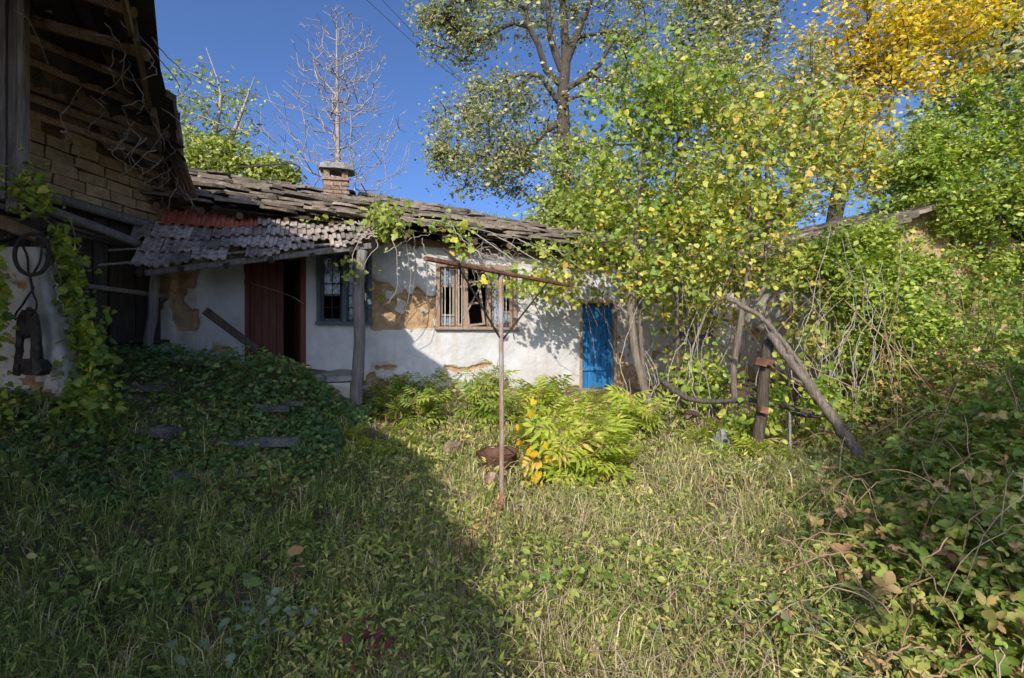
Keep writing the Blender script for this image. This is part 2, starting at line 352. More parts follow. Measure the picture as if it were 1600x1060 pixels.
    for z in (.44, 3.3): i_.add([WP(-1.9, .42, z), WP(10.2, .42, z), WP(10.2, 4.5, z), WP(-1.9, 4.5, z)], [(0, 1, 2, 3)])
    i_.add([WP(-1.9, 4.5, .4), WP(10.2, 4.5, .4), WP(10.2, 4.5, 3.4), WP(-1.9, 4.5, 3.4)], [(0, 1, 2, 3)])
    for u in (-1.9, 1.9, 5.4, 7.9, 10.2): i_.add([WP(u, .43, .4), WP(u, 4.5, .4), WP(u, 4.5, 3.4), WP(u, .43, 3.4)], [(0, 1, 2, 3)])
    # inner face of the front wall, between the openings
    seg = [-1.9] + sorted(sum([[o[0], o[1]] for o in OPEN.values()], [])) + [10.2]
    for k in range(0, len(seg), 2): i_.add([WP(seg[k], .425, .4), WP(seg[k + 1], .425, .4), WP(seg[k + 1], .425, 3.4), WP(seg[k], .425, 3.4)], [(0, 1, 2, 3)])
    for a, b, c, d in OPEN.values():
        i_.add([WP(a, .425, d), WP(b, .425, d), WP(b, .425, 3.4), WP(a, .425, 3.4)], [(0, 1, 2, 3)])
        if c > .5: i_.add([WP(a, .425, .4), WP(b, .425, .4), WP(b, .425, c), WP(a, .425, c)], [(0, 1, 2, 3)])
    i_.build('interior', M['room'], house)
house_wall()

def house_roof():
    roof = MB()
    us = np.linspace(-2.55, 10.7, 28)
    for k in range(27):
        a, b = us[k], us[k + 1]
        roof.add([WP(a, -.5, eave_z(a) - .02), WP(b, -.5, eave_z(b) - .02), WP(b, 2.72, ridge_z(b) - .06), WP(a, 2.72, ridge_z(a) - .06),
                  WP(a, 5.6, eave_z(a) - .1), WP(b, 5.6, eave_z(b) - .1)], [(0, 1, 2, 3), (3, 2, 5, 4)])
    rf = roof.build('roof', M['wood_dark'], house)
    var = [[irregular_slab('slab', w, l, t, M['slab'], k * 7 + i, 9) for i in range(4)] for k, (w, l, t) in
           enumerate(((.62, .5, .045), (.82, .52, .055), (.48, .48, .04), (1.0, .5, .065)))]
    n = 0; rows = 13
    for r in range(rows):
        d0 = -.6 + r * (3.34 / rows); u = -2.5 + random.uniform(0, .3)
        while u < 9.6 and n < 298:
            k = random.choice((0, 0, 1, 1, 2, 3)); w = (.62, .82, .48, 1.0)[k]
            uc = u + w / 2; d = d0 + .2 + random.uniform(-.07, .07)
            f = (d + .5) / 3.22; z = eave_z(uc) * (1 - f) + ridge_z(uc) * f + .085 + random.uniform(-.03, .06)
            o = ob('slab', random.choice(var[k]), rf); n += 1
            sl_ = (ridge_z(uc) - eave_z(uc)) / 3.22
            ux = WP(uc + .5, d, eave_z(uc + .5) - eave_z(uc)) - WP(uc, d, 0)
            uy = WP(uc, d + 1, sl_ - .24) - WP(uc, d, 0)
            ux = ux + Vector((0, 0, random.uniform(-.05, .05))); uy = uy + D2 * random.uniform(-.16, .16) + Vector((0, 0, random.uniform(-.14, .06)))
            if random.random() < .5: ux = -ux; uy = -uy
            place(o, WP(uc, d, z), ux, uy)
            u += w * random.uniform(.86, .97) + (random.uniform(.05, .2) if random.random() < .06 else 0)
    # rafter ends and wall plate under the eave
    u = -1.7
    while u < 10:
        b = MB(); z = eave_z(u)
        b.bar(WP(u, -.5, z - .09), WP(u, .3, z + .24), .1, .1, jit=.012, bev=.02); b.build('rafter_end', M['wood_brown'], rf); u += random.uniform(.55, .75)
    b = MB()
    for a, c in ((-1.9, 3), (3, 7), (7, 10.2)): b.bar(WP(a, -.06, eave_z(a) - .12), WP(c, -.06, eave_z(c) - .12), .12, .11, bev=.015)
    b.build('wall_plate', M['wood_brown'], rf)
    # chimney
    ch = MB(); cu, cd = 1.0, 2.05; bz = 4.43
    R = Matrix((D2, -N2, Vector((0, 0, 1)))).transposed()
    ch.box(WP(cu, cd, bz + .32), .5, .46, .64, R, 0, .012)
    ch.box(WP(cu, cd, bz + .67), .56, .52, .06, R, 0, .01)
    co = ch.build('chimney', M['brick'], rf)
    for a in (-1, 1):
        for b_ in (-1, 1):
            p = MB(); p.box(WP(cu + a * .19, cd + b_ * .16, bz + .8), .13, .12, .2, R, 0, .012); p.build('pier', M['brick'], co)
    for r in range(4):
        for k in range(3):
            p = MB(); p.box(WP(cu - .17 + k * .17 + (.04 if r % 2 else -.01), cd - .232, bz + .3 + r * .085), .155, .03, .07, R, 0, .006); p.build('brick', M['brick'], co)
    cap = ob('cap', irregular_slab('cap', .82, .78, .11, M['stone'], 91, 14), co); place(cap, WP(cu, cd, bz + .95), D2, -N2 + Vector((0, 0, .05)))
    cap = ob('cap', irregular_slab('cap', .46, .44, .08, M['stone'], 94, 12), co); place(cap, WP(cu + .03, cd, bz + 1.02), D2, -N2)
house_roof()

def boards(parent, name, pts, mat, n, t=.025, gap=.006, jit=.003, up=None):
    """n upright boards filling the quad pts = (bottom-left, bottom-right, top-right, top-left)"""
    bl, br, tr, tl = [Vector(p) for p in pts]; nx = (br - bl).normalized(); nrm = nx.cross(Vector((0, 0, 1))).normalized(); w = (br - bl).length / n
    for k in range(n):
        f0 = k / n; f1 = (k + 1) / n
        a0 = bl.lerp(br, f0) + nx * gap; a1 = bl.lerp(br, f1) - nx * gap; b0 = tl.lerp(tr, f0) + nx * gap; b1 = tl.lerp(tr, f1) - nx * gap
        o = nrm * random.uniform(-.006, .006); q = [v + o + Vector([random.uniform(-jit, jit) for _ in 'abc']) for v in (a0, a1, b1, b0)]
        b = MB(); b.add(q + [v - nrm * t for v in q], [(0, 1, 2, 3), (7, 6, 5, 4), (0, 4, 5, 1), (1, 5, 6, 2), (2, 6, 7, 3), (3, 7, 4, 0)]); b.build(name, mat, parent)

def doors():
    # red-brown double door, right leaf open onto the dark room
    a, b, c, d = OPEN['red']
    dr = ob('door', mesh_py('door', [WP(a + .02, .12, c), WP(a + .62, .12, c), WP(a + .62, .12, d - .07), WP(a + .02, .12, d - .07)], [(0, 1, 2, 3)], [M['door_red']]), house)
    dr['label'] = 'dull red plank door standing half open'
    boards(dr, 'plank', [WP(a + .03, .09, c), WP(a + .63, .09, c), WP(a + .63, .09, d - .08), WP(a + .03, .09, d - .08)], M['door_red'], 5)
    f = MB()
    for u in (a + .03, b - .05): f.bar(WP(u, .06, c), WP(u, .06, d), .1, .12, N2, jit=.004, bev=.01)
    f.bar(WP(a, .06, d - .04), WP(b, .06, d - .04), .1, .1)
    f.build('frame', M['door_red'], dr)
    w = MB(); w.tube(curve([WP(a + .1, -.05, 2.55), WP(.2, -.06, 2.36), WP(b - .04, -.05, 2.2)], 10), .006, 5); w.build('wire', M['straw'], dr)
    # open leaf swung inside
    boards(dr, 'plank', [WP(b - .1, .2, c), WP(b - .25, .72, c), WP(b - .25, .72, d - .1), WP(b - .1, .2, d - .1)], M['door_red'], 4)
    # blue plank door
    a, b, c, d = OPEN['blue']
    dr = ob('door', mesh_py('door', [WP(a + .02, .12, c), WP(b - .02, .12, c), WP(b - .02, .12, d), WP(a + .02, .12, d)], [(0, 1, 2, 3)], [M['door_blue']]), house)
    dr['label'] = 'bright blue plank door shaded by leaves'
    boards(dr, 'plank', [WP(a + .04, .085, c + .02), WP(b - .16, .085, c + .02), WP(b - .16, .085, d - .04), WP(a + .04, .085, d - .04)], M['door_blue'], 4)
    boards(dr, 'plank', [WP(b - .15, .07, c + .02), WP(b - .04, .07, c + .02), WP(b - .04, .07, d - .04), WP(b - .15, .07, d - .04)], M['door_blue'], 1)
    f = MB(); f.bar(WP(b - .16, .05, c), WP(b - .16, .05, d), .035, .05, N2); f.bar(WP(a + .05, .055, c + .45), WP(b - .18, .055, c + .45), .09, .03, N2); f.bar(WP(a + .05, .055, d - .4), WP(b - .18, .055, d - .4), .09, .03, N2)
    f.build('ledge', M['door_blue'], dr)
    f = MB()
    f.bar(WP(a + .0, .04, c), WP(a + .0, .04, d), .07, .1, N2, bev=.008); f.bar(WP(b, .04, c), WP(b, .04, d), .07, .1, N2, bev=.008); f.bar(WP(a - .05, .03, d + .02), WP(b + .05, .03, d + .02), .12, .09, bev=.008)
    f.build('frame', M['frame'], dr)
    h = MB(); h.tube([WP(b - .24, .03, 1.35), WP(b - .24, 0, 1.37), WP(b - .24, 0, 1.47), WP(b - .24, .03, 1.49)], .012, 6); h.build('handle', M['iron'], dr)
    s_ = MB(); s_.box(WP((a + b) / 2, -.12, c - .05), 1.15, .5, .12, Matrix((D2, -N2, Vector((0, 0, 1)))).transposed(), 0, .02); s_.build('doorstep', M['stone'], house)
doors()

def casement(par, u0, u1, z0, z1, d, mat, split=.62, glass=(1, 1), bars=0, tilt=0):
    t = .045; wdw = MB(); piv = WP(u0, d, z0)
    Rm = Matrix.Rotation(tilt, 4, N2) if tilt else None
    def q(v): return v if Rm is None else piv + (Rm @ (v - piv))
    zs = z0 + (z1 - z0) * split
    for u in (u0 + t / 2, u1 - t / 2): wdw.bar(q(WP(u, d, z0)), q(WP(u, d, z1)), .035, t, D2, jit=.002)
    for z in (z0 + t / 2, zs, z1 - t / 2): wdw.bar(q(WP(u0 + t, d, z)), q(WP(u1 - t, d, z)), .033, t * .9, (0, 0, 1), jit=.002)
    s_ = wdw.build('sash', mat, par)
    for (a, b), on in zip(((z0 + t, zs - t / 2), (zs + t / 2, z1 - t)), glass):
        if on:
            ob('pane', mesh_py('pane', [q(WP(u0 + t, d, a)), q(WP(u1 - t, d, a)), q(WP(u1 - t, d, b)), q(WP(u0 + t, d, b))], [(0, 1, 2, 3)], [M['glass']]), s_)
    return s_
def windows():
    def frame(par, a, b, c, d, mat, posts=(), w=.075, proud=-.03):
        f = MB()
        for u in (a + w / 2 - .03, b - w / 2 + .03, *posts): f.bar(WP(u, proud + .05, c), WP(u, proud + .05, d), .14, w, D2, jit=.003, bev=.006)
        f.bar(WP(a - .03, proud + .052, d - w / 2 + .03), WP(b + .03, proud + .052, d - w / 2 + .03), .14, w, jit=.003)
        f.bar(WP(a - .05, proud + .03, c + .01), WP(b + .05, proud + .03, c + .01), .2, .06, jit=.003)
        return f.build('frame', mat, par)
    def win(label): o = empty('window'); o.parent = house; o['label'] = label; return o
    # window beside the door, dark and barred
    a, b, c, d = OPEN['w1']; w = win('dark barred window beside the canopy post')
    frame(w, a, b, c, d, M['frame_blue'], ((a + b) / 2,))
    casement(w, a + .05, (a + b) / 2 - .03, c + .05, d - .04, .07, M['frame_blue'], .4, (0, 1))
    casement(w, (a + b) / 2 + .03, b - .05, c + .05, d - .04, .07, M['frame_blue'], .4, (1, 1))
    for k in range(6):
        u = a + .1 + k * (b - a - .2) / 5; g = MB(); g.tube([WP(u, -.02, c), WP(u, -.02, d)], .008, 6); g.build('bar', M['iron'], w)
    for z in (c + .3, c + .75): g = MB(); g.tube([WP(a, -.03, z), WP(b, -.03, z)], .008, 6); g.build('bar', M['iron'], w)
    cu = MB(); n = 18
    for k in range(n): pass
    V = []; Fc = []
    for k in range(13):
        for z in (c + .2, d - .1): V.append(WP(a + .42 + .022 * k, .2 + .03 * math.sin(k * 1.7), z))
    for k in range(12): Fc.append((2 * k, 2 * k + 2, 2 * k + 3, 2 * k + 1))
    ob('curtain', mesh_py('curtain', V, Fc, [M['cloth']]), w)
    # double window with a fallen sash
    a, b, c, d = OPEN['w2']; w = win('wide brown timber window with missing panes and a fallen sash')
    frame(w, a, b, c, d, M['frame'], (a + .58, a + 1.06), .08)
    casement(w, a + .07, a + .36, c + .06, d - .05, .05, M['frame'], .68, (0, 1))
    s_ = MB(); s_.bar(WP(a + .09, .02, c + .27), WP(a + .36, .02, c + .27), .02, .03); s_.build('sash_rail', M['frame'], w)
    ob('pane', mesh_py('pane', [WP(a + .1, .06, c + .08), WP(a + .34, .06, c + .08), WP(a + .34, .06, c + .26), WP(a + .1, .06, c + .26)], [(0, 1, 2, 3)], [M['glass']]), w)
    casement(w, a + .38, a + .55, c + .06, d - .05, .05, M['frame'], .68, (0, 0))
    casement(w, a + 1.12, a + 1.34, c + .06, d - .05, .05, M['frame'], .55, (1, 1))
    casement(w, a + 1.36, b - .06, c + .06, d - .05, .05, M['frame'], .25, (1, 0))
    casement(w, a + .62, a + .98, c + .04, c + .95, -.04, M['frame'], .5, (0, 0), tilt=math.radians(7))
    s_ = MB(); s_.bar(WP(a + .52, -.05, c + .2), WP(a + .86, -.05, c + .84), .03, .03); s_.build('loose_stick', M['twig_grey'], w)
    for u in (a + .16, a + .26, a + .44, a + .5, a + 1.2, a + 1.28, a + 1.44):
        g = MB(); g.tube([WP(u, .0, c + .05), WP(u, .0, d - .05)], .007, 6); g.build('bar', M['cloth'], w)
    V = []; Fc = []
    for k in range(11):
        for z in (c + .05, d - .15): V.append(WP(a + 1.1 + .03 * k, .16 + .025 * math.sin(k * 1.9), z))
    for k in range(10): Fc.append((2 * k, 2 * k + 2, 2 * k + 3, 2 * k + 1))
    ob('curtain', mesh_py('curtain', V, Fc, [M['cloth']]), w)
    # small window behind the trees
    a, b, c, d = OPEN['w3']; w = win('small grey window behind the tree stems')
    frame(w, a, b, c, d, M['frame_blue'], ((a + b) / 2,))
    casement(w, a + .05, (a + b) / 2 - .03, c + .05, d - .04, .07, M['frame_blue'], .6); casement(w, (a + b) / 2 + .03, b - .05, c + .05, d - .04, .07, M['frame_blue'], .6)
    s_ = MB(); s_.box(WP((a + b) / 2, -.05, c - .04), 1.15, .2, .07, Matrix((D2, -N2, Vector((0, 0, 1)))).transposed()); s_.build('sill', M['stone'], w)
windows()

# ================================================================ tiled canopy over the porch
def canopy():
    cn = empty('canopy'); cn.parent = house; cn['label'] = 'sagging clay tiled canopy over the porch'
    BL, BR, FL, FR = P(258, 338, 8.45), P(640, 350, 9.95), P(200, 420, 7.45), P(578, 379, 8.5)
    def B(s, r):
        p = (BL.lerp(BR, s)).lerp(FL.lerp(FR, s), r)
        return p + Vector((0, 0, -.05 * math.sin(math.pi * min(max(s, 0), 1)) * r + .02 * math.sin(s * 17 + r * 3)))
    w, t = .2, .014
    prof = [(0, .006), (.014, .026), (.045, .028), (.058, .002), (.1, .0), (.114, .026), (.145, .028), (.158, .002), (.2, .006)]
    def tile_mesh(seed, mat):
        q = random.Random(seed); V = []; L = .47
        for y in (0, .5, 1):
            for s_ in (0, -t):
                for x, z in prof: V.append((x - w / 2 + q.uniform(-.003, .003), (y - .5) * L, z + s_ + q.uniform(-.002, .002)))
        n = len(prof); Fc = []
        for y in range(2):
            a = y * 2 * n; b = a + 2 * n
            for i in range(n - 1): Fc += [(a + i, a + i + 1, b + i + 1, b + i), (a + n + i + 1, a + n + i, b + n + i, b + n + i + 1)]
            Fc += [(a, b, b + n, a + n), (a + n - 1, a + 2 * n - 1, b + 2 * n - 1, b + n - 1)]
        for i in range(n - 1): Fc += [(i + 1, i, n + i, n + i + 1), (4 * n + i, 4 * n + i + 1, 5 * n + i + 1, 5 * n + i)]
        return mesh_py('tile', V, Fc, [mat])
    grey = [tile_mesh(k, M['tile']) for k in range(4)]; red = [tile_mesh(k + 9, M['tile_red']) for k in range(3)]
    rows, cols = 4, 14
    for r in range(rows):
        for c in range(-3, cols + 1):
            s = (c + .5) / cols; rr = (r + .42) / rows
            p = B(s, rr); px = 800 + F * p.x / p.y
            if px > 592 or px < (212, 216, 222, 232)[r] - 8: continue
            isred = r == 0 and px < 395 and not 232 < px < 252
            if r == 0 and 236 < px < 256 or (r == 3 and random.random() < .06): continue
            o = ob('tile', random.choice(red if isred else grey), cn)
            dx = B(s + .02, rr) - B(s - .02, rr); dy = B(s, rr - .05) - B(s, rr + .05)
            dx += Vector((0, 0, random.uniform(-.01, .01))) * .3; dy += dx.normalized() * random.uniform(-.02, .02) * dy.length
            zz = dx.cross(dy).normalized()
            wid = (B(s + .5 / cols, rr) - B(s - .5 / cols, rr)).length
            tl = dy.normalized() + zz * -.11
            place(o, p + zz * (.03 + random.uniform(-.012, .016)) + dy.normalized() * random.uniform(-.03, .03), dx + zz * dx.length * random.uniform(-.05, .05), tl)
            o.scale = (wid / w * 1.0, 1, 1.25)
    f = MB()
    f.bar(B(.06, .97) + Vector((0, 0, -.09)), B(1.0, .97) + Vector((0, 0, -.09)), .09, .09, jit=.01, bev=.015); f.build('beam', M['wood_grey'], cn)
    for r in (.1, .36, .62, .88):
        f = MB(); f.bar(B(-.06 - .06 * (r > .5), r) + Vector((0, 0, -.02)), B(1.0 if r > .3 else .86, r) + Vector((0, 0, -.02)), .05, .03, jit=.004); f.build('batten', M['wood_grey'], cn)
    for s in (.04, .2, .38, .56, .74, .92):
        f = MB(); f.bar(B(s, 0) + Vector((0, 0, -.06)), B(s, 1.03) + Vector((0, 0, -.06)), .07, .07, jit=.008, bev=.01); f.build('rafter', M['wood_dark'], cn)
    # crooked post
    pb = P(559, 668, 8.55); pt = P(566, 392, 8.5)
    pp = curve([pb, P(558, 600, 8.55), P(562, 520, 8.52), P(560, 450, 8.5), pt], 14, .006)
    f = MB(); f.tube(pp, np.linspace(.105, .085, 14) + rng.normal(0, .005, 14), 9); f.build('post', M['wood_grey'], house, True)
canopy()

# ================================================================ porch of broken stone
def porch():
    po = MB(); R = Matrix((D2, -N2, Vector((0, 0, 1)))).transposed()
    po.box(WP(-.02, -.62, .42), 2.6, 1.28, .84, R, 0, .02)
    pr = po.build('porch', M['plaster_old'], house); pr['label'] = 'low stone porch with broken grey slabs'
    for k, (u, d, w, l) in enumerate(((-1.0, -.9, .9, .95), (-.2, -.85, .8, 1.0), (.55, -.85, .85, .95), (1.12, -.8, .6, 1.0), (-.9, -.25, .9, .5), (0, -.25, .9, .5), (.9, -.25, .9, .5))):
        s_ = ob('slab', irregular_slab('slab', w, l, .1, M['stone'], 200 + k, 10), pr); place(s_, WP(u, d, .9 + random.uniform(-.02, .02)), D2 + Vector((0, 0, random.uniform(-.04, .04))), -N2 + Vector((0, 0, random.uniform(-.03, .06))))
porch()

# ================================================================ right wing
wing = tag(empty('outbuilding'), 'shaded grey outbuilding half hidden by trees beside the leaning log', 'outbuilding')
C3 = WP(10.23, 0, 0); D3 = Vector((N2.x, N2.y, 0)); N3 = Vector((-D2.x, -D2.y, 0))
def GP(s, d, z): return C3 + D3 * s - N3 * d + Vector((0, 0, z))
def make_wing():
    us = np.arange(-.35, 3.5, .05); zs = np.arange(-.1, 3.5, .05); U, Z = np.meshgrid(us, zs)
    n1 = rag(U, Z, 1, 23); n2 = rag(U, Z, .6, 25); m = (n1 + n2 > .5) | (Z < .7 + .2 * n1)
    off = .015 * n2 - .03 * m
    V = np.array([tuple(C3)]) + U.reshape(-1, 1) * np.array([tuple(D3)]) + off.reshape(-1, 1) * np.array([tuple(N3)]); V[:, 2] += Z.ravel()
    nx = len(us); i, j = np.meshgrid(np.arange(len(zs) - 1), np.arange(nx - 1), indexing='ij'); a = (i * nx + j).ravel()
    me = mesh_np('wall', V, np.stack([a, a + 1, a + nx + 1, a + nx], -1), [M['plaster_old'], M['mud']]); me.polygons.foreach_set('material_index', m[:-1, :-1].astype(np.int32).ravel()); ob('wall', me, wing)
    e = MB(); e.add([GP(3.44, 0, -.1), GP(3.44, 4.2, -.1), GP(3.44, 4.2, 3.4), GP(3.44, 2.1, 4.3), GP(3.44, 0, 3.4)], [(0, 1, 2, 3, 4)]); e.build('end_wall', M['mud'], wing)
    r = MB(); r.add([GP(-3, -.42, 3.2), GP(3.75, -.42, 3.3), GP(3.75, 2.1, 4.35), GP(-3, 2.1, 4.25), GP(-3, 4.6, 3.3), GP(3.75, 4.6, 3.3)], [(0, 1, 2, 3), (3, 2, 5, 4)])
    rf = r.build('roof', M['wood_dark'], wing)
    var = [irregular_slab('slab', .6, .48, .055, M['slab'], 300 + k, 9) for k in range(6)]
    for q in range(9):
        s = 3.62
        while s > -.8:
            d = -.4 + q * .28; z = 3.27 + (d + .42) * .415 + .06 + random.uniform(-.01, .03)
            o = ob('slab', random.choice(var), rf)
            place(o, GP(s, d, z), D3 + Vector((0, 0, random.uniform(-.06, .06))), -N3 + Vector((0, 0, .34 + random.uniform(-.05, .05))) + D3 * random.uniform(-.1, .1))
            s -= random.uniform(.48, .58)
    for k in range(6):
        b = MB(); b.bar(GP(3.5 - k * .65, -.4, 3.22), GP(3.5 - k * .65, .2, 3.46), .09, .09, bev=.01); b.build('rafter_end', M['wood_brown'], rf)
make_wing()

# ================================================================ barn on the left
barn = tag(empty('barn'), 'dark timber barn with ragged overhanging roof and mud brick gable', 'barn')
BD = Vector((.2425, .9701, 0)); BN = Vector((.9701, -.2425, 0)); BO = Vector((-8.03, 0, 0))
def BP(Y, off, z): return BO + BD * (Y / .9701) + BN * off + Vector((0, 0, z))
def make_barn():
    # mud brick panel
    b = MB(); b.bar(BP(-8, -.2, 3.95), BP(8.95, -.2, 3.95), .3, .95); pn = b.build('brick_panel', M['adobe_joint'], barn)
    var = []
    for k in range(5):
        q = MB(); random.seed(50 + k); L, hh = (.37, .33, .4, .35, .28)[k], .15
        V = []
        for z in (-1, 1):
            for x, y in ((-1, -1), (1, -1), (1, 1), (-1, 1)): V.append((x * L / 2 + random.uniform(-.012, .012), y * .06 + random.uniform(-.006, .006), z * hh / 2 + random.uniform(-.012, .012)))
        q.add(V, [(3, 2, 1, 0), (4, 5, 6, 7), (0, 1, 5, 4), (1, 2, 6, 5), (2, 3, 7, 6), (3, 0, 4, 7)]); var.append((L, mesh_py('brick', q.V, q.F, [M['adobe']])))
    for r in range(6):
        y = 5.6 + random.uniform(0, .3)
        while y < 8.85:
            L, me = random.choice(var); z = 3.56 + r * .165 - .03 * (y - 6) * 0
            if r == 5 and (random.random() < .3 or y > 8.2): y += L; continue
            o = ob('brick', me, pn); place(o, BP(y + L / 2, -.015 + random.uniform(-.012, .014), z + random.uniform(-.008, .008) - .04 * (y - 7)), BD + Vector((0, 0, random.uniform(-.03, .03) - .04)), -BN)
            y += (L + random.uniform(.012, .03)) * .97
    # logs under the bricks
    for a, c, r in ((BP(5.5, .08, 3.5), BP(8.9, .08, 3.36), .075), (BP(5.6, .2, 3.42), BP(8.2, .28, 2.98), .07), (BP(5.6, .12, 3.22), BP(8.3, .14, 2.98), .04)):
        f = MB(); f.tube(curve([a, a.lerp(c, .5) + Vector((0, 0, .03)), c], 8, .008), r, 8); f.build('log', M['wood_grey'], barn, True)
    # board wall, each board a part, with rails
    random.seed(7); y = 5.6
    back = MB(); back.add([BP(-8, -.3, 0), BP(8.95, -.3, 0), BP(8.95, -.3, 3.5), BP(-8, -.3, 3.5)], [(0, 1, 2, 3)]); back.build('back_wall', M['wood_dark'], barn)
    while y < 8.6:
        w = random.uniform(.16, .24); q = MB()
        q.bar(BP(y + w / 2, -.06 + random.uniform(-.02, .02), .5), BP(y + w / 2 + random.uniform(-.02, .02), -.06, 3.4), .03, w - .015, BD, jit=.006); q.build('board', M['wood_dark'], barn); y += w
    for z, o_ in ((3.05, .0), (2.32, .0), (1.55, .02), (1.25, .04)):
        q = MB(); q.bar(BP(5.6, o_, z + .06), BP(8.7, o_, z - .05), .06, .07, jit=.01, bev=.01); q.build('rail', M['wood_grey'] if z > 2 else M['wood_dark'], barn)
    q = MB(); q.tube(curve([P(236, 575, 8.25), P(232, 530, 8.25), P(240, 480, 8.3), P(244, 410, 8.35)], 10, .008), .075, 8); q.build('corner_post', M['wood_grey'], barn, True)
    # roof: underside boards, rafters, ragged slates along the eave
    E = [Vector(v) for v in ((-5.22, 8.42, 3.86), (-4.97, 7.65, 4.27), (-4.8, 7.27, 4.5), (-4.12, 6.0, 4.63), (-3.28, 4.68, 4.67), (-2.55, 3.3, 4.7), (-2.85, 1.05, 4.72), (-3.75, .3, 4.72), (-4.5, -2.2, 4.72))]
    def up(p, f):                       # up the roof plane towards the ridge over the barn
        d = Vector((-.9, -.08, 0)); return p + d * f + Vector((0, 0, .34 * f))
    r = MB(); n = len(E)
    r.add([e + Vector((0, 0, .1)) for e in E] + [up(e, 5) + Vector((0, 0, .1)) for e in E] + [up(e, 5) + Vector((-5, 0, -1.5)) for e in E],
          [(i, i + 1, n + i + 1, n + i) for i in range(n - 1)] + [(n + i, n + i + 1, 2 * n + i + 1, 2 * n + i) for i in range(n - 1)])
    rf = r.build('roof', M['wood_dark'], barn)
    pe = np.array([tuple(e) for e in E])
    def ev(t):
        i = min(int(t), n - 2); f = t - i; return Vector(pe[i] * (1 - f) + pe[i + 1] * f)
    for k in range(11):                 # rafters
        t = .25 + k * .5
        if t > n - 1.05: break
        a = ev(t); q = MB(); s0 = random.uniform(.12, .5); q.tube(curve([up(a, s0), up(a + Vector((random.uniform(-.12, .12), random.uniform(-.25, .25), random.uniform(-.05, .02))), 2), up(a, 4.2)], 10, .012), .055 + random.uniform(-.012, .012), 7); q.build('rafter', M['wood_brown'], rf)
    random.seed(19)
    for k in range(15):                 # boards laid across the rafters
        f = .12 + k * .24
        for i in range(n - 2):
            a, b = up(ev(i), f), up(ev(i + 1), f); q = MB()
            dz = Vector((0, 0, .066 + random.uniform(-.015, .012)))
            if random.random() < .13 or (k == 0 and random.random() < .5): continue
            q.bar(a + dz + Vector((0, random.uniform(-.1, .1), random.uniform(-.03, .01))), b + dz + Vector((random.uniform(-.05, .05), random.uniform(-.1, .1), 0)), random.uniform(.16, .23), .022, (0, 0, 1), jit=.008)
            q.build('roof_board', M['wood_dark'] if random.random() < .7 else M['wood_brown'], rf)
    var = [irregular_slab('slab', .85, .6, .05, M['slab'], 400 + k, 9) for k in range(6)]
    t = .05
    while t < n - 1.2:
        for row in range(3):
            a = up(ev(t), .3 + row * .36 + random.uniform(-.08, .12)); b = ev(min(t + .3, n - 1.01)) - ev(max(t - .3, 0))
            o = ob('slab', random.choice(var), rf)
            place(o, a + Vector((random.uniform(-.05, .08), 0, .17 + random.uniform(-.04, .06))), b + Vector((0, 0, random.uniform(-.25, .25))), Vector((-.9, -.08, .25)) + b.normalized() * random.uniform(-.2, .2))
            o.scale = (random.uniform(.7, 1.35), random.uniform(.7, 1.2), random.uniform(.8, 1.6))
        t += random.uniform(.28, .42) if t < 3 else .3
    fb = MB(); fb.bar(ev(0) + Vector((0, 0, .0)), ev(1.2), .1, .09, jit=.02, bev=.015); fb.build('eave_board', M['wood_brown'], rf)
    for i0, i1 in ((1.2, 2.4), (2.5, 3.6), (3.6, 4.6)):
        fb = MB(); fb.bar(up(ev(i0), .25) + Vector((0, 0, -.07)), up(ev(i1), .22) + Vector((0, 0, -.09)), .05, .12, jit=.02, bev=.01); fb.build('eave_board', M['wood_brown'], rf)
    random.seed(33)
    for k in range(12):                 # broken ends of boards sticking out of the eave
        t = random.uniform(.3, 4.2); p0 = up(ev(t), random.uniform(.15, .7)) + Vector((0, 0, random.uniform(-.1, .12))); q = MB()
        q.bar(p0, p0 + Vector((random.uniform(.1, .42), random.uniform(-.25, .25), random.uniform(-.3, .05))), random.uniform(.06, .16), .022, (0, 0, 1), jit=.012); q.build('broken_board', M['wood_grey'] if k % 3 == 0 else M['wood_dark'], rf)
    for k in range(26):                 # dry twigs caught in the eave
        t = random.uniform(.2, 3.6); p0 = up(ev(t), random.uniform(.05, .6)) + Vector((0, 0, .05)); L = random.uniform(.25, .7); q = MB(); ax, ay = random.uniform(-.4, .4), random.uniform(-.4, .4)
        q.tube(curve([p0, p0 + Vector((ax * .4, ay * .3, -L * .35)), p0 + Vector((ax, ay, -L * .8)), p0 + Vector((ax * .7, ay * 1.2, -L))], 12, .01), np.linspace(.008, .003, 12), 5); q.build('hanging_twig', M['twig_grey'], rf, True)
    # roots hanging from the roof
    for px, y0, y1 in ((118, 110, 165), (110, 165, 270), (150, 150, 215), (190, 200, 270), (196, 190, 258), (205, 170, 250), (215, 215, 272), (180, 235, 230), (235, 235, 262)):
        q = MB(); Y = 6.9
        pts = [P(px + random.uniform(-4, 4) + 12 * math.sin(k * 1.3 + px), y0 + (y1 - y0) * k / 5, Y) for k in range(6)]
        q.tube(curve(pts, 14, .008), np.linspace(.011, .005, 14), 5); q.build('hanging_root', M['twig_grey'], rf, True)
    # tall corner post of the overhang, made of planks
    po = empty('post'); po.parent = barn; po['label'] = 'grey plank corner post holding up the barn roof'
    for k, (x0, x1, dy) in enumerate(((-26, -6, .04), (-5, 12, 0), (12.5, 30, .03), (30, 42, -.02))):
        q = MB(); a = P((x0 + x1) / 2, 332 - 20 * (k % 2), 5.5 + dy); c = P((x0 + x1) / 2 + 1, -60, 5.5 + dy); q.bar(a, c, (x1 - x0) / F * 5.5, .07, (0, 1, 0), jit=.004, bev=.008); q.build('plank', M['wood_grey'], po)
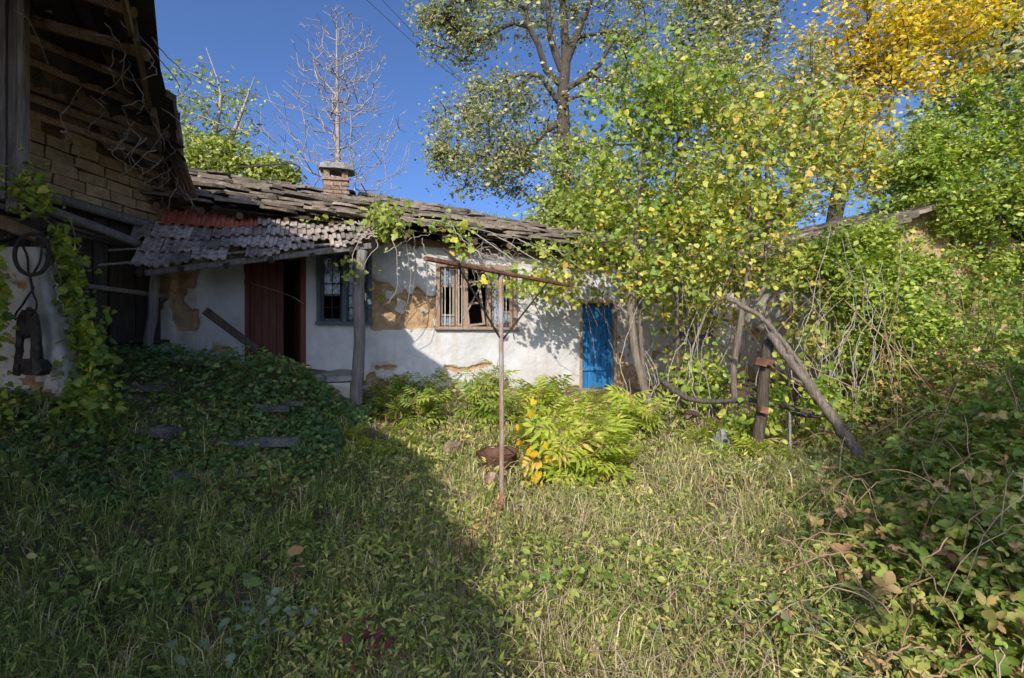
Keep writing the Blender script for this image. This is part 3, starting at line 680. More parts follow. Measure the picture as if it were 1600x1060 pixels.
    q = MB(); q.tube(curve([P(22, 15, 5.35), P(34, 25, 5.35), P(45, 30, 5.35), P(60, 60, 5.6), P(76, 102, 5.9)], 14, .006), .007, 5); q.build('wire', M['twig_grey'], po)
    # plastered stump of wall with rubble core
    us = np.linspace(0, 1, 46); zs = np.linspace(.05, 2.62, 60); V = []
    for z in zs:
        for u in us:
            a = -.4 + u * 2.5; y = (530 - (z - CAMZ) * F / 5.95)
            edge = np.interp(y, [380, 420, 470, 520, 560, 600, 650, 700], [60, 66, 74, 84, 96, 100, 86, 70])
            X1 = (edge - 800) / F * 5.95
            if u < .6: p = (X1 - 1.3 + 1.3 * (u / .6), 5.95 + .0 * u)
            else: f = (u - .6) / .4; p = (X1 + .1 * math.sin(f * 3.1) - .35 * f, 5.95 + .9 * f ** .8)
            V.append((p[0], p[1], z))
    V = np.array(V); nn = rag(V[:, 0] * 1.2, V[:, 2], .7, 41); n2_ = rag(V[:, 0] + V[:, 1], V[:, 2], .9, 43); m = (nn + n2_ > .32) | (V[:, 2] < .62 + .2 * n2_)
    V[:, 1] -= .03 * nn - .04 * m; V[:, 0] += .02 * n2_
    nu = 46; i, j = np.meshgrid(np.arange(59), np.arange(45), indexing='ij'); a = (i * nu + j).ravel()
    me = mesh_np('wall_stump', V, np.stack([a, a + 1, a + nu + 1, a + nu], -1), [M['plaster_old'], M['mud']]); me.polygons.foreach_set('material_index', m[a].astype(np.int32)); w = ob('wall_stump', me, barn)
    w['label'] = 'flaking plastered end of the stone wall'
    q = MB(); q.bar(P(-40, 378, 5.8), P(80, 345, 6.3), .2, .16, jit=.02, bev=.02); q.build('beam', M['wood_dark'], barn)
    q = MB(); q.bar(P(-40, 330, 5.7), P(60, 372, 6.0), .16, .14, jit=.02, bev=.02); q.build('beam', M['wood_brown'], barn)
    q = MB(); q.bar(P(-20, 300, 5.7), P(70, 330, 6.0), .2, .1, jit=.02, bev=.02); q.build('beam', M['wood_brown'], barn)
make_barn()

def make_shade_shed():                        # unseen building added behind the camera; roof shaped to shade near ground and barn
    sh = tag(empty('shade_shed'), 'unseen slate roof added behind the viewer to shade the yard', 'shade_shed')
    o = [(-9, -.4, 8.6), (-3.2, -.75, 4.6)]
    for k in range(34):
        f = k / 33; x = np.interp(f, [0, .12, .3, .42, .6, 1], [-2.95, -2.5, -2.15, -1.75, -1.35, -1.25]); o.append((float(x) + random.uniform(-.16, .16) * (1 if k % 2 else .4), -1.1 - 8.4 * f, 4.6))
    o.append((-9, -9.5, 8.6))
    r = MB(); k = len(o); r.add(o + [(x, y, z + .15) for x, y, z in o], [tuple(range(k - 1, -1, -1)), tuple(range(k, 2 * k))] + [(i, (i + 1) % k, k + (i + 1) % k, k + i) for i in range(k)]); r.build('roof', M['slab'], sh)
    w = MB(); w.box((-5.2, -5.3, 2.2), 3.4, 7.6, 4.9); w.build('wall', M['plaster_old'], sh)
make_shade_shed()
random.seed(5)
# ================================================================ foliage tools
def _fan(rim, mid=(0, .5, -.03)):
    V = np.array([mid] + list(rim), float); n = len(rim)
    return V, np.array([(0, 1 + k, 1 + (k + 1) % n) for k in range(n)])
DIA = (np.array([(0, 0, 0), (-.3, .45, .09), (0, 1, 0), (.3, .45, .09)], float), np.array([(0, 2, 1), (0, 3, 2)]))
NAR = (np.array([(0, 0, 0), (-.15, .4, .05), (0, 1, -.1), (.15, .4, .05)], float), np.array([(0, 2, 1), (0, 3, 2)]))
OVAL = _fan([(0, 0, 0), (.27, .22, .05), (.33, .5, .07), (.2, .8, .02), (0, 1, -.1), (-.2, .8, .02), (-.33, .5, .07), (-.27, .22, .05)])
HEART = _fan([(0, .08, 0), (.22, -.04, .05), (.45, .15, .08), (.42, .5, .05), (.2, .8, .0), (0, 1.05, -.1), (-.2, .8, .0), (-.42, .5, .05), (-.45, .15, .08), (-.22, -.04, .05)], (0, .4, -.03))
LOBE = _fan([(0, .05, 0), (.3, -.02, .05), (.34, .25, .02), (.56, .42, .06), (.3, .55, 0), (.26, .8, .02), (0, 1.05, -.08), (-.26, .8, .02), (-.3, .55, 0), (-.56, .42, .06), (-.34, .25, .02), (-.3, -.02, .05)], (0, .38, -.03))
def _compound(leaf, spec):             # spec: (x, y, angle, length)
    VV = []; TT = []; o = 0
    for x, y, a, l in spec:
        c, s_ = math.cos(a), math.sin(a); V = leaf[0] * l; R = np.stack([V[:, 0] * c + V[:, 1] * s_ + x, -V[:, 0] * s_ + V[:, 1] * c + y, V[:, 2] - .25 * (V[:, 1] if abs(a) > .1 else V[:, 1] * .3) - .12 * y * y], -1)
        VV.append(R); TT.append(leaf[1] + o); o += len(V)
    return np.concatenate(VV), np.concatenate(TT)
TRI = _compound(OVAL, [(0, .35, 0, .65), (.03, .3, 1.25, .5), (-.03, .3, -1.25, .5)])
PINN = _compound(NAR, [(0, .72, 0, .42)] + [(sg * .01, y, sg * a, l) for y, a, l in ((.7, .75, .4), (.5, .95, .44), (.32, 1.1, .42), (.16, 1.2, .34)) for sg in (1, -1)])
PINN[0][:, 0] *= 1.15
def unit(v): return v / np.maximum(np.linalg.norm(v, axis=-1, keepdims=True), 1e-9)
def emit(tm, pos, dirs, nrm, size, tint):
    pos = np.asarray(pos, float); y = unit(dirs); z = nrm - (nrm * y).sum(-1, keepdims=True) * y; z = unit(z); x = np.cross(y, z)
    t = tm[0]; s = np.asarray(size, float).reshape(-1, 1, 1)
    V = pos[:, None, :] + s * (t[None, :, 0:1] * x[:, None, :] + t[None, :, 1:2] * y[:, None, :] + t[None, :, 2:3] * z[:, None, :])
    T = tm[1][None] + (np.arange(len(pos)) * len(t))[:, None, None]
    return V.reshape(-1, 3), T.reshape(-1, 3), np.repeat(tint, len(tm[1]))
def cat(parts):
    VV, TT, CC = [], [], []; o = 0
    for V, T, C in parts: VV.append(V); TT.append(T + o); CC.append(C); o += len(V)
    return np.concatenate(VV), np.concatenate(TT), np.concatenate(CC)
def leafset(tm, pos, size, tint=None, droop=.3, up=.8, sj=.45, out=None):
    n = len(pos); d = rng.normal(0, 1, (n, 3)); d[:, 2] = d[:, 2] * .5 - droop
    if out is not None: d += out
    nm = rng.normal(0, .7, (n, 3)); nm[:, 2] += up; nm[:, 1] -= .65; nm[:, 0] -= .1
    sz = size * np.exp(rng.normal(0, sj, n)); sz = np.clip(sz, size * .45, size * 1.9)
    return emit(tm, pos, d, nm, sz, rng.uniform(0, 1, n) if tint is None else tint)
def leafobj(name, data, mat, parent=None): return ob(name, mesh_np(name, data[0], data[1], mat, data[2]), parent)
def blade_set(pos, L, wid, lean, tint):   # curved grass blades, 3 triangles each
    n = len(pos); a = rng.uniform(0, 2 * np.pi, n); d = np.stack([np.cos(a), np.sin(a), np.zeros(n)], -1); s_ = np.stack([-np.sin(a), np.cos(a), np.zeros(n)], -1)
    tw = rng.uniform(0, 2 * np.pi, n); s_ = s_ * np.cos(tw)[:, None] + d * np.sin(tw)[:, None]
    l = lean[:, None] * L[:, None]; zz = np.array([0, 0, 1.]); w = wid[:, None] * s_
    h = np.sqrt(np.maximum(1 - lean ** 2 * .8, .05))[:, None] * L[:, None]
    mid = pos + d * l * .3 + zz * h * .62; tip = pos + d * l + zz * h * (1 - .45 * lean[:, None])
    V = np.stack([pos - w, pos + w, mid - w * .8, mid + w * .8, tip], 1); k = (np.arange(n) * 5)[:, None, None]
    T = np.array([(0, 1, 3), (0, 3, 2), (2, 3, 4)])[None] + k
    return V.reshape(-1, 3), T.reshape(-1, 3), np.repeat(tint, 3)

def grow(trunks, att, step=.6, bow=.12, jit=.05, zb=.7):
    """trunks: list of polylines; att: (N,3) tips. Returns branch paths with radius weights."""
    pos = []; par = []
    for tr in trunks:
        c = curve(tr, max(6, int(sum((Vector(tr[k + 1]) - Vector(tr[k])).length for k in range(len(tr) - 1)) / step)), 0)
        s0 = len(pos)
        for k, p in enumerate(c): pos.append(p); par.append(-1 if k == 0 else s0 + k - 1)
    nt = len(pos); base = np.array(pos); paths = []
    d0 = np.linalg.norm(att[:, None] - base[None], axis=-1).min(1)
    arr = np.zeros((nt + len(att) * 14, 3)); arr[:nt] = base; m = nt
    for i in np.argsort(d0):
        a = att[i]; A = arr[:m]; d = np.linalg.norm(A - a, axis=1) + zb * np.maximum(0, A[:, 2] - a[2] + .2 * np.hypot(A[:, 0] - a[0], A[:, 1] - a[1]))
        j = int(np.argmin(d)); p0 = arr[j]; L = np.linalg.norm(a - p0); k = int(min(12, max(1, round(L / step))))
        ids = [j]; prev = j
        for q in range(1, k + 1):
            f = q / k; p = p0 * (1 - f) + a * f
            if q < k: p = p + rng.normal(0, jit * L ** .5, 3); 
            p[2] += bow * L * math.sin(math.pi * f)
            if m >= len(arr): break
            arr[m] = p; par.append(prev); prev = m; ids.append(m); m += 1
        paths.append(ids)
    w = np.zeros(m); cnt = np.zeros(m)
    for i in range(m - 1, -1, -1):
        if w[i] == 0: w[i] = 1
        if par[i] >= 0: w[par[i]] += w[i] if i >= 0 else 0
    for i in range(m): pass
    return arr[:m], par, w, paths, nt
def tree(name, label, trunks, att, R, tip, barkm, leafm, tm, nleaf, lsize, spread, cat_='tree', step=.6, tints=None, group=None, bow=.12, sides=6, twig=None, lsel=None, droop=.3, zb=.7, jit=.05, along=.5, trr=None):
    root = tag(empty(name), label, cat_, group)
    A, par, w, paths, nt = grow(trunks, att, step, bow, jit, zb)
    p = math.log(max(R / tip, 1.01)) / math.log(max(w.max(), 2)); rad = tip * w ** p
    o = 0; tp = []
    for tr in trunks:
        k = max(6, int(sum((Vector(tr[q + 1]) - Vector(tr[q])).length for q in range(len(tr) - 1)) / step)); tp.append((A[o:o + k], rad[o:o + k])); o += k
    if trr: tp = [(q_[0], np.linspace(r_[0], r_[1], len(q_[0]))) for q_, r_ in zip(tp, trr)]
    for q_ in tp: tubes('trunk', [q_], barkm, 9, root)
    big = []; small = []
    for ids in paths:
        if len(ids) < 2: continue
        r = rad[ids].copy(); r[0] = min(r[0], r[1] * 1.25); r = np.minimum(r, tip * 9) if trr else r
        (big if r.max() > tip * 3 else small).append((A[ids], r))
    for pr in sorted(big, key=lambda b: -len(b[0]))[:40]: tubes('limb', [pr], barkm, sides, root)
    small += sorted(big, key=lambda b: -len(b[0]))[40:]
    if small: tubes('twigs', small, twig or barkm, 4, root)['kind'] = 'stuff'
    if nleaf:
        tips = np.array([A[ids[-1]] for ids in paths]); prev = np.array([A[ids[-2]] for ids in paths])
        if lsel is not None: k = lsel(tips); tips = tips[k]; prev = prev[k]
        i = rng.integers(0, len(tips), nleaf); f = rng.uniform(-.1, along, nleaf)[:, None]
        pos = tips[i] * (1 - f) + prev[i] * f + rng.normal(0, spread, (nleaf, 3)) * np.array([1, 1, .8])
        tt = None if tints is None else tints(pos)
        leafobj('crown', leafset(tm, pos, lsize, tt, droop=droop), leafm, root)['kind'] = 'stuff'
    return root
def att(px0, py0, px1, py1, Y, dY, n, hole=None):   # branch tips spread through an ellipsoid
    q = rng.normal(0, 1, (n * 2, 3)); q = unit(q) * rng.uniform(0, 1, (n * 2, 1)) ** (1 / 2.4); q = q[:n]
    y = Y + q[:, 1] * dY; px = (px0 + px1) / 2 + q[:, 0] * (px1 - px0) / 2; py = (py0 + py1) / 2 - q[:, 2] * (py1 - py0) / 2
    return np.stack([(px - 800) / F * Y + 0 * y, y, CAMZ + (530 - py) / F * Y], -1)
LM = {}
LM['poplar'] = leaf_mat('leaf_olive', [(0, (.13, .16, .06)), (.4, (.25, .28, .12)), (.75, (.4, .4, .18)), (1, (.6, .5, .2))], .4)
LM['pale'] = leaf_mat('leaf_pale', [(0, (.4, .36, .16)), (.6, (.55, .5, .3)), (1, (.4, .34, .1))], .4)
LM['dark'] = leaf_mat('leaf_dark', [(0, (0.038, 0.079, 0.021)), (.5, (0.088, 0.149, 0.035)), (1, (0.210, 0.263, 0.070))], .35)
LM['clematis'] = leaf_mat('leaf_clematis', [(0, (0.123, 0.175, 0.032)), (.5, (0.280, 0.333, 0.061)), (1, (0.490, 0.473, 0.123))], .35)
LM['yellow'] = leaf_mat('leaf_yellow', [(0, (.22, .24, .035)), (.3, (.5, .42, .05)), (.7, (.72, .55, .06)), (1, (.72, .46, .07))], .42)
LM['bright'] = leaf_mat('leaf_bright', [(0, (.11, .17, .025)), (.5, (.24, .33, .05)), (.85, (.4, .45, .08)), (1, (.56, .5, .1))], .4)
LM['lime'] = leaf_mat('leaf_lime', [(0, (.13, .2, .035)), (.4, (.25, .34, .06)), (.72, (.42, .46, .09)), (.88, (.68, .55, .09)), (1, (.75, .45, .09))], .42)
LM['limey'] = leaf_mat('leaf_lime_yellow', [(0, (.16, .22, .045)), (.45, (.32, .38, .075)), (.72, (.48, .48, .1)), (.88, (.7, .57, .1)), (1, (.7, .43, .15))], .42)
LM['elder'] = leaf_mat('leaf_elder', [(0, (.22, .31, .04)), (.45, (.42, .5, .07)), (.85, (.62, .62, .12)), (1, (.62, .48, .18))], .5)
LM['ivy'] = leaf_mat('leaf_ivy', [(0, (.05, .1, .03)), (.5, (.11, .19, .05)), (.8, (.24, .28, .07)), (.93, (.4, .33, .1)), (1, (.3, .17, .08))], .25, .4)
LM['herb'] = leaf_mat('leaf_herb', [(0, (.085, .14, .03)), (.4, (.19, .26, .05)), (.75, (.36, .39, .09)), (1, (.58, .48, .17))], .35)
LM['grass'] = leaf_mat('leaf_grass', [(0, (.11, .17, .035)), (.4, (.25, .31, .065)), (.75, (.45, .45, .14)), (1, (.66, .56, .28))], .35)
LM['straw'] = leaf_mat('leaf_straw', [(0, (.27, .21, .1)), (.5, (.5, .41, .22)), (1, (.7, .6, .38))], .3)
LM['bramble'] = leaf_mat('leaf_bramble', [(0, (.075, .13, .025)), (.4, (.18, .26, .045)), (.75, (.33, .36, .075)), (.88, (.5, .36, .14)), (1, (.42, .22, .12))], .35)
LM['litter'] = leaf_mat('leaf_litter', [(0, (0.143, 0.078, 0.039)), (.4, (0.286, 0.163, 0.072)), (.75, (0.455, 0.260, 0.091)), (1, (0.585, 0.403, 0.208))], .15, .8)
LM['gold'] = leaf_mat('leaf_gold', [(0, (0.483, 0.368, 0.023)), (.5, (0.713, 0.506, 0.023)), (1, (0.690, 0.380, 0.023))], .45)
LM['crimson'] = leaf_mat('leaf_crimson', [(0, (0.156, 0.033, 0.046)), (.6, (0.247, 0.058, 0.078)), (1, (0.208, 0.130, 0.052))], .35)
LM['silver'] = leaf_mat('leaf_silver', [(0, (0.130, 0.170, 0.090)), (1, (0.240, 0.280, 0.160))], .3, .6)

# ================================================================ trees behind the roofs
T = tree
T('poplar_tree', 'tall olive leaved tree with thick forked trunk rising behind the roof', [[P(872, 440, 19), P(876, 300, 19), P(880, 200, 19), P(879, 150, 19), P(884, 90, 19), P(880, 20, 19.2), P(876, -110, 19.3)],
   [P(880, 110, 19), P(905, 45, 18.8), P(925, -5, 18.6), P(940, -70, 18.5)], [P(878, 110, 19), P(860, 60, 18.7), P(856, 0, 18.5), P(850, -80, 18.4)],
   [P(879, 135, 19), P(850, 105, 18.6), P(838, 60, 18.4), P(815, 35, 18.2), P(780, 45, 18.1), P(735, 70, 18), P(718, 45, 18)],
   [P(877, 165, 19), P(852, 130, 18.6), P(835, 114, 18.5), P(800, 120, 18.3), P(765, 140, 18.2)], [P(836, 114, 18.5), P(805, 140, 18.3), P(790, 165, 18.2)],
   [P(876, 190, 19), P(850, 208, 18.7), P(822, 235, 18.5), P(785, 247, 18.4), P(740, 246, 18.3), P(700, 238, 18.3)],
   [P(882, 140, 19), P(930, 110, 18.7), P(960, 60, 18.5), P(1000, 20, 18.4)], [P(880, 70, 19), P(920, 55, 19.3), P(970, 50, 19.4)]],
  np.concatenate([att(640, -60, 800, 95, 18.3, 1.5, 80), att(700, -130, 1060, 70, 19, 2, 120), att(690, 110, 850, 225, 18.3, 1.2, 40), att(655, 205, 830, 300, 18.3, 1.2, 36), att(890, 40, 1080, 260, 19.5, 1.8, 60), att(760, 180, 980, 340, 19, 1.5, 80), att(660, 80, 900, 330, 18.6, 1.4, 50)]),
  .32, .016, M['bark_dark'], LM['poplar'], DIA, 32000, .12, .3, sides=7, bow=.12, zb=.4, jit=.08, along=1.2, trr=[(.32, .11), (.16, .05), (.15, .04), (.13, .035), (.12, .03), (.07, .03), (.12, .03), (.12, .03), (.1, .03)])
T('birch_tree', 'nearly bare fine twigged tree behind the chimney', [[P(530, 360, 17), P(528, 260, 17), P(527, 150, 17), P(526, 35, 17)]],
  np.concatenate([att(400, 100, 645, 330, 17, 2.2, 620), att(455, 10, 605, 190, 17, 1.4, 420)]), .1, .008, M['twig_grey'], LM['pale'], DIA, 240, .085, .12, step=.5, twig=M['twig_purple'], zb=2.6, bow=-.06, jit=.02, lsel=lambda t: (t[:, 0] / t[:, 1] * 800 + 800) > 510 + rng.normal(0, 30, len(t)))
T('hawthorn_tree', 'sparse grey twigged tree beside the barn roof', [[P(315, 330, 12.5), P(330, 230, 12.5), P(345, 150, 12.5), P(322, 75, 12.5)], [P(318, 320, 12.5), P(372, 190, 12.3), P(398, 120, 12.3)]],
  np.concatenate([att(250, 90, 345, 270, 12.5, 1, 60), att(320, 100, 405, 250, 12.5, 1, 60)]), .07, .008, M['twig_grey'], LM['clematis'], DIA, 1300, .085, .14, step=.4, zb=1.1)
T('clematis_bush', 'tangled yellow green climber heaped over the roof ridge', [[P(340, 320, 11.4), P(350, 260, 11.6)]], np.concatenate([att(265, 205, 390, 300, 12.2, .8, 60), att(370, 250, 465, 300, 12.2, .6, 36)]),
  .03, .007, M['twig_grey'], LM['clematis'], DIA, 9500, .085, .14, 'climber', step=.4)
T('maple_tree', 'golden yellow autumn tree behind the outbuilding', [[P(1290, 420, 17), P(1312, 300, 17), P(1338, 180, 17), P(1352, 80, 17), P(1375, -80, 17)], [P(1335, 190, 17), P(1400, 80, 16.6), P(1440, -40, 16.4)]],
  np.concatenate([att(1240, -70, 1430, 240, 17, 2, 90), att(1360, -80, 1570, 170, 17, 2, 80), att(1250, 170, 1420, 300, 16.6, 1.3, 34)]), .24, .014, M['bark_dark'], LM['yellow'], DIA, 15000, .14, .28, along=1.3, zb=.9)
T('walnut_tree', 'dark green tree at the top corner behind the bright shrub', [[P(1640, 460, 19), P(1620, 250, 19), P(1600, 60, 19), P(1560, -60, 19)]], np.concatenate([att(1440, -60, 1680, 210, 19, 2, 70), att(1560, 120, 1720, 330, 19, 1.5, 24)]),
  .25, .015, M['bark_dark'], LM['poplar'], OVAL, 8500, .19, .45)
T('ash_tree', 'thin dark leaved tree between the poplar and the yellow crown', [[P(1192, 430, 21), P(1182, 270, 21), P(1170, 150, 21), P(1210, 20, 21), P(1235, -90, 21)], [P(1172, 170, 21), P(1110, 40, 21), P(1090, -60, 21)]],
  np.concatenate([att(1020, -80, 1260, 110, 21, 2, 90), att(1040, 60, 1250, 260, 21, 1.6, 70)]), .17, .014, M['bark_dark'], LM['poplar'], DIA, 13000, .15, .36, zb=.9, along=1.2)
T('acacia_tree', 'lacy thin branched tree behind the roof valley below the yellow crown', [[P(1130, 430, 17), P(1120, 300, 17), P(1130, 170, 17), P(1120, 40, 17)], [P(1230, 430, 16.5), P(1240, 300, 16.5), P(1265, 180, 16.5), P(1270, 60, 16.5)]],
  np.concatenate([att(980, 20, 1200, 330, 17, 1.6, 130), att(1170, 40, 1340, 340, 16.5, 1.4, 110)]), .09, .011, M['bark_dark'], LM['poplar'], DIA, 12000, .12, .26, zb=1.2, along=1.3)
T('willow_tree', 'loose grey green tree filling the gap beside the bright shrub', [[P(1440, 430, 15.5), P(1430, 300, 15.5), P(1450, 180, 15.5)]],
  np.concatenate([att(1350, 170, 1500, 400, 15.5, 1.2, 90)]), .09, .011, M['bark_dark'], LM['clematis'], DIA, 8000, .12, .26, zb=1.2, along=1.3)
T('privet_tree', 'dense bright green small leaved shrub tree at the corner of the outbuilding', [[P(1470, 640, 9.6), P(1490, 400, 9.7), P(1500, 250, 9.8)], [P(1475, 640, 9.6), P(1540, 420, 9.6), P(1590, 230, 9.6)], [P(1468, 640, 9.5), P(1400, 480, 9.2), P(1340, 400, 9)]],
  np.concatenate([att(1400, 105, 1640, 420, 9.8, 1.3, 130), att(1500, 250, 1720, 560, 9.6, 1.4, 90), att(1290, 340, 1480, 500, 9.0, .7, 70), att(1390, 180, 1500, 380, 9.6, .8, 40), att(1260, 330, 1420, 500, 8.5, .5, 80), att(1300, 420, 1480, 610, 8.2, .5, 70)]), .07, .006, M['bark'], LM['bright'], DIA, 68000, .07, .14, along=1.2, step=.4)
T('hedge_bush', 'mid green bush rising behind the slate roof beside the thick trunk', [[P(880, 440, 15.5), P(885, 340, 15.5)]], np.concatenate([att(815, 300, 960, 400, 15.5, 1, 60), att(900, 250, 1010, 380, 15, 1, 40)]), .05, .009, M['bark'], LM['clematis'], DIA, 11000, .12, .26, 'bush')
T('hazel_bush', 'yellowing leafy thicket behind the roof valley', [[P(1090, 440, 15), P(1100, 330, 15)], [P(1200, 440, 15), P(1210, 330, 15)]], np.concatenate([att(970, 290, 1270, 420, 15, 1.2, 110)]), .05, .009, M['bark'], LM['lime'], OVAL, 7500, .14, .28, 'bush')
T('far_bush', 'green thicket closing the yard behind the bright shrub tree', [[P(1560, 540, 14), P(1560, 330, 14)]], np.concatenate([att(1350, 250, 1760, 560, 14, 1.2, 120)]), .06, .01, M['bark_dark'], LM['dark'], OVAL, 9000, .15, .34, 'bush')
# lime tree in front of the blue door: curved stems, large leaves
lime = T('lime_tree', 'multi stemmed tree with large green leaves beside the blue door', [
    [P(1040, 668, 8.0), P(1015, 632, 8.0), P(1002, 590, 8.0), P(991, 540, 8.0), P(986, 470, 8.0), P(997, 360, 8.0), P(1003, 240, 8.0), P(1010, 120, 8.1), P(1015, 40, 8.1)],
    [P(1030, 660, 8.1), P(1010, 610, 8.1), P(1000, 500, 8.2), P(1003, 400, 8.2), P(1060, 260, 8.2), P(1065, 130, 8.2)],
    [P(1062, 640, 8.4), P(1058, 520, 8.4), P(1058, 400, 8.4), P(1062, 250, 8.4), P(1050, 120, 8.4)]],
  np.concatenate([att(915, 20, 1130, 240, 8.1, 1.1, 100), att(850, 120, 1170, 360, 8.1, 1.1, 130), att(880, 250, 1000, 420, 8.1, .7, 36), att(950, 300, 1140, 480, 8.0, .9, 60)]), .06, .005, M['bark'], LM['lime'], HEART, 8000, .056, .13, along=1.3, zb=1.3, step=.35, sides=6,
  tints=lambda p: np.clip(rng.beta(1.4, 2.2, len(p)) + .35 * sm(4.6, 2.2, p[:, 2]) * rng.uniform(0, 1, len(p)), 0, 1))
sap = T('mulberry_sapling', 'slender forked sapling with yellow leaves in front of the outbuilding', [
    [P(1150, 640, 7.6), P(1146, 580, 7.6), P(1158, 500, 7.6), P(1168, 430, 7.6), P(1173, 370, 7.6), P(1168, 280, 7.6), P(1162, 190, 7.7)],
    [P(1173, 372, 7.6), P(1210, 345, 7.5), P(1246, 310, 7.5), P(1264, 260, 7.5), P(1275, 160, 7.5)],
    [P(1172, 480, 7.6), P(1192, 455, 7.6), P(1196, 400, 7.6), P(1198, 300, 7.6), P(1195, 180, 7.6)]],
  np.concatenate([att(1030, 80, 1270, 350, 7.6, 1.1, 110), att(1140, 130, 1380, 350, 7.6, 1.1, 100), att(1020, 280, 1270, 480, 7.6, .9, 76)]), .045, .0045, M['bark'], LM['limey'], HEART, 6000, .054, .13, along=1.3, zb=1.3, step=.35, sides=6)
# large single leaves hung on those two trees
def single_leaves(parent, n, boxes, mats, size, tm=HEART):
    var = []
    for k in range(10):
        m = mats[k % len(mats)]; V = tm[0].copy(); V[:, 2] += rng.normal(0, .03, len(V)) + .12 * (V[:, 0] ** 2) * rng.uniform(-1, 1.5); V[:, 0] *= rng.uniform(.8, 1.1)
        var.append(mesh_np('leaf', V, tm[1], m, np.full(len(tm[1]), rng.uniform(.05, .95)), True))
    for k in range(n):
        b = boxes[k % len(boxes)]; p = P(rng.uniform(b[0], b[2]), rng.uniform(b[1], b[3]), b[4] + rng.uniform(-.45, .2))
        o = ob('leaf', var[rng.integers(0, 10)], parent); s_ = size * rng.uniform(.7, 1.3)
        y = Vector((rng.normal(0, .6), rng.normal(-.3, .4), -rng.uniform(.2, 1.2))); x = Vector((1, rng.normal(0, .5), rng.normal(0, .4)))
        place(o, p, x, y); o.scale = (s_,) * 3
single_leaves(lime, 170, [(925, 60, 1100, 200, 7.5), (910, 190, 1110, 330, 7.4), (940, 330, 1110, 470, 7.3)], [LM['lime'], LM['bright'], LM['lime'], LM['limey']], .072)
single_leaves(sap, 150, [(1070, 190, 1240, 330, 7.0), (1180, 200, 1320, 330, 7.0), (1050, 320, 1240, 470, 7.0)], [LM['limey'], LM['lime'], LM['limey'], LM['lime']], .07)
# unseen tree added behind the camera so its crown shades the brambles
def shade_tree(name, label, base, pts, n, nl):
    c = np.array(pts); a = c[rng.integers(0, len(c), n)]; q = a[:, :3] + unit(rng.normal(0, 1, (n, 3))) * (rng.uniform(0, 1, (n, 1)) ** .4) * a[:, 3:4]
    T(name, label, [[base, Vector(base) + Vector((.1, 0, 2)), Vector(c[0][:3])]], q, .16, .012, M['bark'], LM['dark'], OVAL, nl, .15, .3, sides=5, along=1.5)
shade_tree('added_shade_tree', 'unseen leafy tree added behind the viewer to shade the brambles', (3.2, -9.5, 0), [(1.0, -7.4, 7.0, 1.0), (2.4, -7.2, 7.2, 1.2), (2.0, -8.7, 8.4, 1.1)], 100, 4200)
